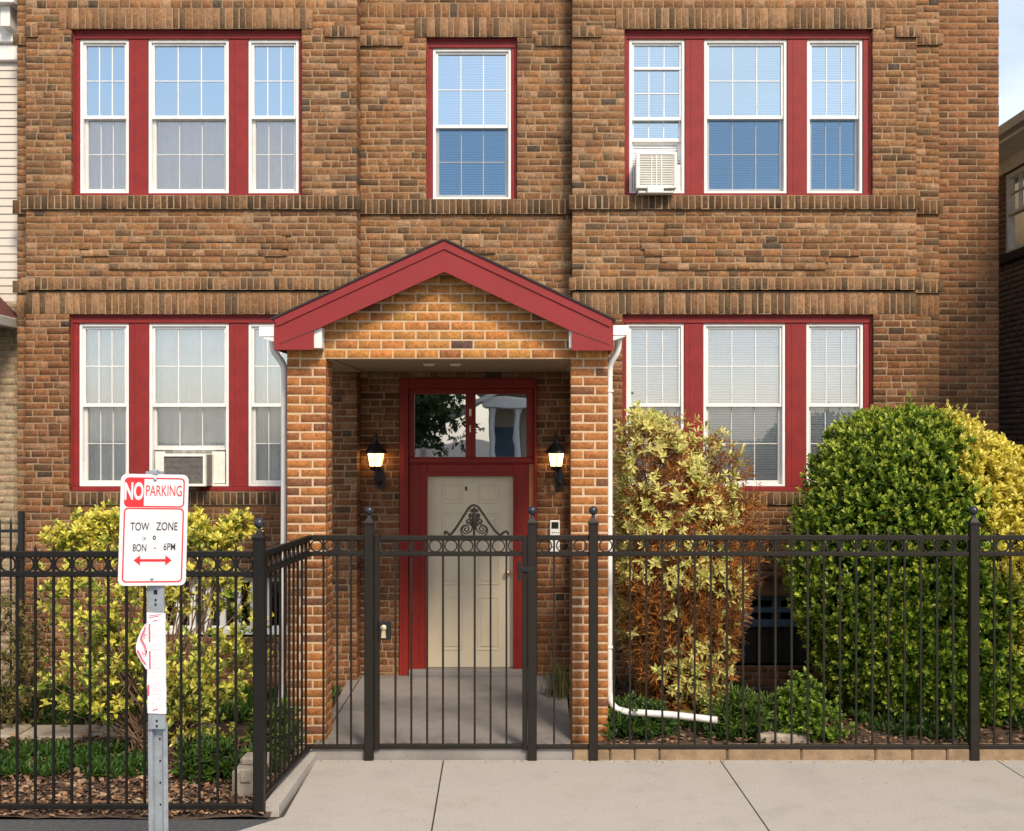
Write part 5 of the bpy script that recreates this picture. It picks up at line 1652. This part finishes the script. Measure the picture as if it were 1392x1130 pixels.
# small plants -----------------------------------------------------------------------
def small_shrub(name, label, px_, d_, z, rx_, rz_, n, base, tip, seed, L=.055, W=.3, nl=7, cat='shrub', power=2.2, group=None):
    r = np.random.default_rng(seed); c = np.array([PX(px_, d_), d_, z + rz_ * .7])
    t = thing(name, label, cat, (c[0], d_, z), group)
    P_, nm = bush_points(r, n, c, (rx_, rx_ * .8, rz_), seed, inner=(.5, 1.05), amp=.16, power=power, zmin=z)
    parts = [leaf_cloud(r, P_, unit(nm * .6 + np.array([0, -.1, .7]) + r.normal(0, .35, nm.shape)), nl, L, W, np.array([base]).repeat(len(P_), 0) * r.uniform(.7, 1.25, (len(P_), 1)), tipcol=tip, tipfrac=.4)]
    foliage(t, parts)
    stems(t, (c[0], d_, z), [tuple(p) for p in P_[:12]], r, 'bark', .006)
small_shrub('small_shrub', 'low bright green shrub at the kerb left of the big green shrub', 1092, 9.95, .08, .27, .26, 420, (.09, .17, .015), (.32, .42, .06), 41)
small_shrub('small_shrub', 'low grassy green plant at the foot of the browning shrub', 1010, 10.0, .08, .22, .20, 300, (.05, .10, .014), (.16, .24, .04), 42, L=.09, W=.11)
small_shrub('ivy_plant', 'dark green low plant under the bend of the white downspout', 862, 10.1, .08, .30, .14, 340, (.04, .085, .014), (.10, .18, .03), 43, L=.075, W=.16, cat='plant')
small_shrub('withered_shrub', 'withered brownish shrub at the left edge behind the black fence', 14, 10.6, .02, .42, .68, 620, (.13, .10, .035), (.26, .24, .08), 44, L=.05, W=.2)
small_shrub('leafy_plant', 'leafy plant at the foot of the white downspout behind the side fence', 372, 9.6, .02, .16, .22, 160, (.06, .12, .02), (.2, .28, .04), 45, L=.09, W=.14, cat='plant')
small_shrub('leafy_plant', 'dark leafy clump between the yellow shrub and the old concrete block', 290, 9.0, .02, .26, .14, 210, (.04, .085, .014), (.09, .16, .02), 46, L=.10, W=.11, cat='plant')
def grass_tuft(label, px_, d_, z, n, L, cols, seed, spread=.08):
    r = np.random.default_rng(seed); x = PX(px_, d_); m = MB()
    for i in range(n):
        a = r.uniform(0, 6.28); b = Vector((x + r.normal(0, spread * .5), d_ + r.normal(0, spread * .5), z)); l = L * r.uniform(.6, 1.2); o = Vector((math.cos(a), math.sin(a), 0)) * l * r.uniform(.15, .7)
        w_ = Vector((-math.sin(a), math.cos(a), 0)) * .004; mid = b + o * .45 + Vector((0, 0, l * .7)); tip = b + o + Vector((0, 0, l * r.uniform(.6, .95)))
        col = cols[r.integers(len(cols))]
        m.add([b - w_, b + w_, mid + w_, mid - w_], [(0, 1, 2, 3)], 0, col); m.add([mid - w_, mid + w_, tip], [(0, 1, 2)], 0, col)
    o = m.build('grass_tuft', 'leaf'); return tag(o, label, 'grass')
grass_tuft('dry grass tuft growing by the porch pier near the intercom', 761, 11.4, .11, 150, .36, [(.10, .12, .03), (.22, .17, .06), (.07, .09, .02)], 61, .16)
# ground cover and mulch
def cover(name, label, x0, x1, y0, y1, z, n, L, W, base, seed, mask=None, nl=6):
    r = np.random.default_rng(seed)
    P_ = np.stack([r.uniform(x0, x1, n), r.uniform(y0, y1, n), np.full(n, z)], 1)
    v = sum(np.cos(P_[:, 0] * a + P_[:, 1] * b + c) for a, b, c in r.uniform(-5, 5, (6, 3)))
    P_ = P_[v > -.2] if mask is None else P_[mask(P_)]
    parts = [leaf_cloud(r, P_, unit(np.array([0, 0, 1.]) + r.normal(0, .35, P_.shape)), nl, L, W, np.array([base]).repeat(len(P_), 0) * r.uniform(.55, 1.4, (len(P_), 1)), th=(.2, 1.2), spread=.8)]
    V, Fq, Cc = merge(parts)
    o = np_mesh(name, V, Fq, ['leaf'], cols=Cc); return tag(o, label, 'ground cover', None, 'stuff')
cover('ground_cover', 'dark green weeds around the feet of the shrubs in the right bed', PR1 + .1, 4.6, 9.8, 11.9, .075, 2600, .085, .15, (.035, .075, .012), 71)
cover('ground_cover', 'green weeds growing through the mulch under the yellow shrub', -5.4, -1.95, 8.55, 11.9, .02, 6500, .08, .15, (.05, .11, .018), 72, lambda P_: ((P_[:, 1] > 10.65) | ((P_[:, 1] > 8.9) & (P_[:, 1] < 9.75) & (-np.sin(P_[:, 0] * 2.3 + .8) + .5 * np.sin(P_[:, 0] * 5.1 + P_[:, 1] * 4) > -.15))) & (np.cos(P_[:, 0] * 6 + P_[:, 1] * 9) + np.sin(P_[:, 0] * 11 - P_[:, 1] * 5) > -.9))
def chips(name, label, x0, x1, y0, y1, z, n, seed, L=(.03, .09), cols=((.20, .10, .05), (.30, .17, .09), (.10, .05, .03), (.36, .24, .14)), cat='mulch', lift=.02):
    r = np.random.default_rng(seed)
    c = np.stack([r.uniform(x0, x1, n), r.uniform(y0, y1, n), z + r.uniform(0, lift, n)], 1)
    a = r.uniform(0, 6.28, n); l = r.uniform(L[0], L[1], n)[:, None]; w_ = l * r.uniform(.2, .5, (n, 1))
    d = np.stack([np.cos(a), np.sin(a), r.normal(0, .25, n)], 1); s = np.stack([-np.sin(a), np.cos(a), r.normal(0, .25, n)], 1)
    bend = np.array([[0, 0, 1.]]) * l * .15
    V = np.stack([c - d * l / 2, c - s * w_ + bend, c + d * l / 2, c + s * w_ + bend], 1).reshape(-1, 3)
    Fq = np.arange(n * 4).reshape(n, 4); col = np.array(cols)[r.integers(len(cols), size=n)] * r.uniform(.6, 1.3, (n, 1))
    o = np_mesh(name, V, Fq, ['chips'], cols=col); return tag(o, label, cat, None, 'stuff')
chips('mulch', 'brown wood chip mulch spread over the left bed and under the fence', -5.6, -1.84, 8.05, 10.2, .022, 9000, 81, (.02, .065))
chips('mulch', 'brown bark mulch in the right bed behind the stone kerb', PR1 + .05, 5.2, FY + .17, 11.9, .085, 3600, 82, (.02, .06))
r82 = chips('leaf_litter', 'small dry leaf bits scattered along the foot of the kerb and step', -1.75, 5.0, FY - .10, FY - .01, .003, 150, 83, (.010, .028), ((.5, .32, .14), (.3, .17, .08), (.55, .45, .25)), 'leaf litter', .004)
# old block and stone
m = MB(); bx0, bx1 = PX(317, 8.55), PX(352, 8.55)
m.box(bx0, bx1, 8.5, 8.75, .0, .21, c=.02); m.box(bx0 + .03, bx1 + .05, 8.62, 8.78, .2, .27, c=.02); m.box((bx0 + bx1) / 2 - .03, (bx0 + bx1) / 2 + .05, 8.48, 8.52, .12, .22, c=.01)
tag(m.build('concrete_block', 'block'), 'old chipped concrete block in the mulch beside the corner post', 'block')
m = MB(); m.box(PX(1030, 9.8), PX(1100, 9.8), 9.76, 9.95, .06, .15, c=.02)
tag(m.build('paving_stone', 'stone'), 'loose tan paving stone lying behind the kerb under the low green shrub', 'stone')

# ================================================================== neighbours
DL = 12.62
nh = thing('neighbour_house', 'cream neighbour house with white cornice and painted brick ground floor, left edge of the photo', 'house', (-7.0, DL, 0))
m = MB(); x0, x1 = -10.5, SL0 - .03
z0, z1 = PZ(410, DL), PZ(85, DL)
n = int((z1 - z0) / .085)
for i in range(n):
    za = z0 + (z1 - z0) * i / n; zb_ = z0 + (z1 - z0) * (i + 1) / n
    m.add([(x0, DL - .012, za), (x1, DL - .012, za), (x1, DL, zb_), (x0, DL, zb_), (x0, DL + .004, za), (x1, DL + .004, za)], [(0, 1, 2, 3), (4, 5, 1, 0)])
m.box(x0, x1, DL + .005, DL + 6, -.1, PZ(-60, DL))
m.build('siding_wall', 'siding', nh)
m = MB(); TL = Twall(DL - .02)
field(m, TL, x0 + 3.0, x1, -.1, z0, 'run', course=.075, pal=lambda: tuple(.95 * rng.uniform(.93, 1.05) * c for c in (.40, .31, .20)))
m.build('ground_floor_wall', ['brick_dark', 'mortar'], nh)
m = MB()
for py0, py1, out in ((85, 62, .06), (62, 52, .10), (18, 2, .30), (2, -12, .36), (52, 18, .04)):
    m.box(x0, x1 + .0, DL - out, DL + .02, PZ(py0, DL), PZ(py1, DL) - .002, c=.012)
for k in range(12):
    xx = x1 - .12 - k * .42; m.prism([(xx - .05, PZ(45, DL)), (xx + .05, PZ(45, DL)), (xx + .05, PZ(18, DL)), (xx - .05, PZ(18, DL))], DL - .22, DL - .04)
m.build('cornice', 'whitetrim', nh)
pr = MB(); zr0, zr1 = PZ(432, DL - .4), PZ(380, DL - .1)
xe = SL0 - .04
pr.add([(x0, DL - 1.5, zr0), (xe - .0, DL - 1.2, zr0), (xe, DL - .03, zr0), (x0, DL - .03, zr0), (x0, DL - .03, zr1 + .35), (xe - .75, DL - .03, zr1 + .35)], [(0, 1, 5, 4), (1, 2, 5), (0, 3, 2, 1), (2, 3, 4, 5)])
prr = pr.build('porch_roof', 'maroon', nh)
m = MB(); m.box(xe - .06, xe + .015, DL - 1.25, DL - .04, zr0 - .10, zr0 + .012, c=.012); m.box(x0, xe + .01, DL - 1.55, DL - 1.2, zr0 - .10, zr0 - .004, c=.012); m.build('gutter', 'greygutter', prr)

nh = thing('neighbour_house', 'dark brick neighbour house with white eaves seen past the right corner', 'house', (6.1, 15, 0))
XN = 6.0
TN = lambda p: (XN + p[1], p[0], p[2])
m = MB()
wy0, wy1, wz0, wz1 = 14.25, 14.95, PZ(347, 14.93), PZ(238, 14.93)
zE = 6.12
DK = lambda: tuple(rng.uniform(.8, 1.15) * c for c in (.25, .165, .12))
KW = dict(course=.068, pal=DK, jit=.001, style='run')
field(m, TN, 13.4, 20, 4.2 * 0 + 1.5, wz0 - .12, **KW)
field(m, TN, 13.4, wy0, wz0 - .12, zE, eR=.1, **KW); field(m, TN, wy1, 20, wz0 - .12, zE, eL=.1, **KW)
field(m, TN, wy0, wy1, wz1, zE, **KW)
m.box(XN + .25, XN + 8, 8.5, 20, -.1, zE, mi=1); m.box(XN + .01, XN + .26, 8.5, 20, -.1, 1.5, mi=1); m.box(XN + .01, XN + .26, 8.5, 13.4, 1.5, zE, mi=1)
m.build('brick_wall', ['brick_dark', M['darkwood']], nh)
m = MB(); f_ = .06
m.box(XN + .03, XN + .09, wy0, wy0 + f_, wz0, wz1, c=.004); m.box(XN + .03, XN + .09, wy1 - f_, wy1, wz0, wz1, c=.004)
m.box(XN + .03, XN + .09, wy0 + f_, wy1 - f_, wz1 - f_, wz1, c=.004); m.box(XN + .03, XN + .09, wy0 + f_, wy1 - f_, wz0, wz0 + f_, c=.004)
zm_ = (wz0 + wz1) / 2
m.box(XN + .035, XN + .085, wy0 + f_, wy1 - f_, zm_ - .02, zm_ + .02, c=.004)
m.box(XN + .05, XN + .07, (wy0 + wy1) / 2 - .006, (wy0 + wy1) / 2 + .006, zm_ + .02, wz1 - f_)
m.box(XN + .05, XN + .07, wy0 + f_, wy1 - f_, (zm_ + wz1) / 2 - .006, (zm_ + wz1) / 2 + .006)
wn = m.build('window', 'white', nh)
m = MB(); m.quad((XN + .075, wy0, wz0), (XN + .075, wy1, wz0), (XN + .075, wy1, wz1), (XN + .075, wy0, wz1)); m.build('pane', 'glass', wn)
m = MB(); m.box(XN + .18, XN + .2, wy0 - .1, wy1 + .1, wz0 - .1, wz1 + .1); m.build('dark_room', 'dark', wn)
m = MB(); m.box(XN - .05, XN + .10, wy0 - .08, wy1 + .08, wz0 - .12, wz0 - .001, c=.01); m.build('sill', 'darkwood', wn)
m = MB(); m.box(XN - .42, XN + .02, 8.2, 20.3, zE + .0, zE + .04, c=.006); m.box(XN - .46, XN - .42, 8.2, 20.3, zE - .03, zE + .10, c=.006); m.box(XN - .02, XN - .001, 8.5, 20, zE - .16, zE - .001, c=.004)
ev = m.build('eave', 'whitetrim', nh)
m = MB(); m.prism([(XN - .463, zE), (XN - .56, zE + .01), (XN - .57, zE + .11), (XN - .463, zE + .11)], 8.2, 20.3); m.build('gutter', 'greygutter', ev)
m = MB(); m.add([(XN - .54, 8.1, zE + .118), (XN - .54, 20.4, zE + .118), (XN + 4, 20.4, zE + 2.2), (XN + 4, 8.1, zE + 2.2), (XN - .54, 8.1, zE + .105), (XN - .54, 20.4, zE + .105)], [(0, 1, 2, 3), (4, 5, 1, 0)]); m.build('roof', 'shingle', nh)

# old fence in front of the cream house
ot = thing('old_iron_fence', 'older black spear topped iron fence by the cream house at the left edge', 'fence', (-5.3, 11.2, 0))
d_ = 11.2
xa, xb = -7.5, PX(29, d_)
for nm_, py_ in (('top_rail', 722), ('bottom_rail', 820)):
    m = MB(); m.box(xa, xb, d_ - .014, d_ + .014, PZ(py_, d_) - .014, PZ(py_, d_) + .014); m.build(nm_, 'black', ot)
m = MB(); m.box(xb - .025, xb + .025, d_ - .025, d_ + .025, 0, PZ(695, d_), c=.004); m.build('post', 'black', ot)
first = None; x = xb - .1
while x > xa:
    if first is None:
        m = MB(); zt_ = PZ(712, d_); m.box(x - .008, x + .008, d_ - .008, d_ + .008, .03, zt_)
        m.add([(x - .018, d_, zt_), (x, d_ - .01, zt_), (x + .018, d_, zt_), (x, d_ + .01, zt_), (x, d_, zt_ + .07)], [(0, 1, 4), (1, 2, 4), (2, 3, 4), (3, 0, 4)])
        first = m.build('picket', 'black', ot); x_first = x
    else: copy_part(first, (x - x_first, 0, 0), ot)
    x -= .105

# across the street (seen mirrored in the glass over the door)
oh = thing('street_house', 'buff house with white columns across the street, mirrored in the glass over the door', 'house', (1.5, -22, 0))
m = MB(); m.box(-1.6, 3.4, -30, -22, -.15, 4.4); m.build('wall', 'house_wall', oh)
m = MB()
m.prism([(-2.2, 4.4), (4.0, 4.4), (.9, 5.8)], -30.4, -21.4); m.build('roof', 'stone', oh)
m = MB()
for x in (-1.5, -.55, 1.4, 3.3): m.lathe([(.16, 0), (.14, .1), (.13, 3.4), (.17, 3.5), (.17, 3.6)], x, -20.4, .2, 14)
m.build('column', 'white', oh)
m = MB(); m.box(-1.9, 3.6, -22, -20.1, 3.8, 4.2, c=.03); m.prism([(-3.4, 3.2), (-1.2, 4.4), (-1.2, 4.6), (-3.6, 3.3)], -22, -20); m.build('porch_roof', 'whitetrim', oh)
m = MB()
for x in (-.9, .9, 2.6):
    m.box(x - .5, x + .5, -21.99, -21.9, 1.3, 3.1, c=.02)
m.build('window', 'bluewood', oh)
r = np.random.default_rng(90)
tt = thing('street_tree', 'dark leafy tree across the street, mirrored in the glass over the door', 'tree', (-4.6, -19, 0))
m = MB(); m.tube([(-4.6, -19, -.15), (-4.5, -19, 1.8), (-4.7, -19.1, 3.6), (-4.5, -19, 5.2)], [.22, .17, .13, .06], 8)
for k in range(8):
    a = k * .8; m.tube([(-4.6, -19, 2.4 + k * .3), (-4.6 + math.cos(a) * .8, -19 + math.sin(a) * .8, 3.2 + k * .3), (-4.6 + math.cos(a) * 1.6, -19 + math.sin(a) * 1.6, 3.7 + k * .3)], [.07, .05, .02], 6)
m.build('trunk', 'bark', tt)
P_, nm = bush_points(r, 3000, np.array([-4.9, -19, 4.1]), (2.2, 2.1, 2.2), 91, inner=(.45, 1.05), amp=.25, power=2, front=False)
foliage(tt, [leaf_cloud(r, P_, unit(nm + r.normal(0, .6, nm.shape)), 5, .2, .3, np.array([[.045, .085, .02]]).repeat(len(P_), 0))], 'leaf', 'crown')
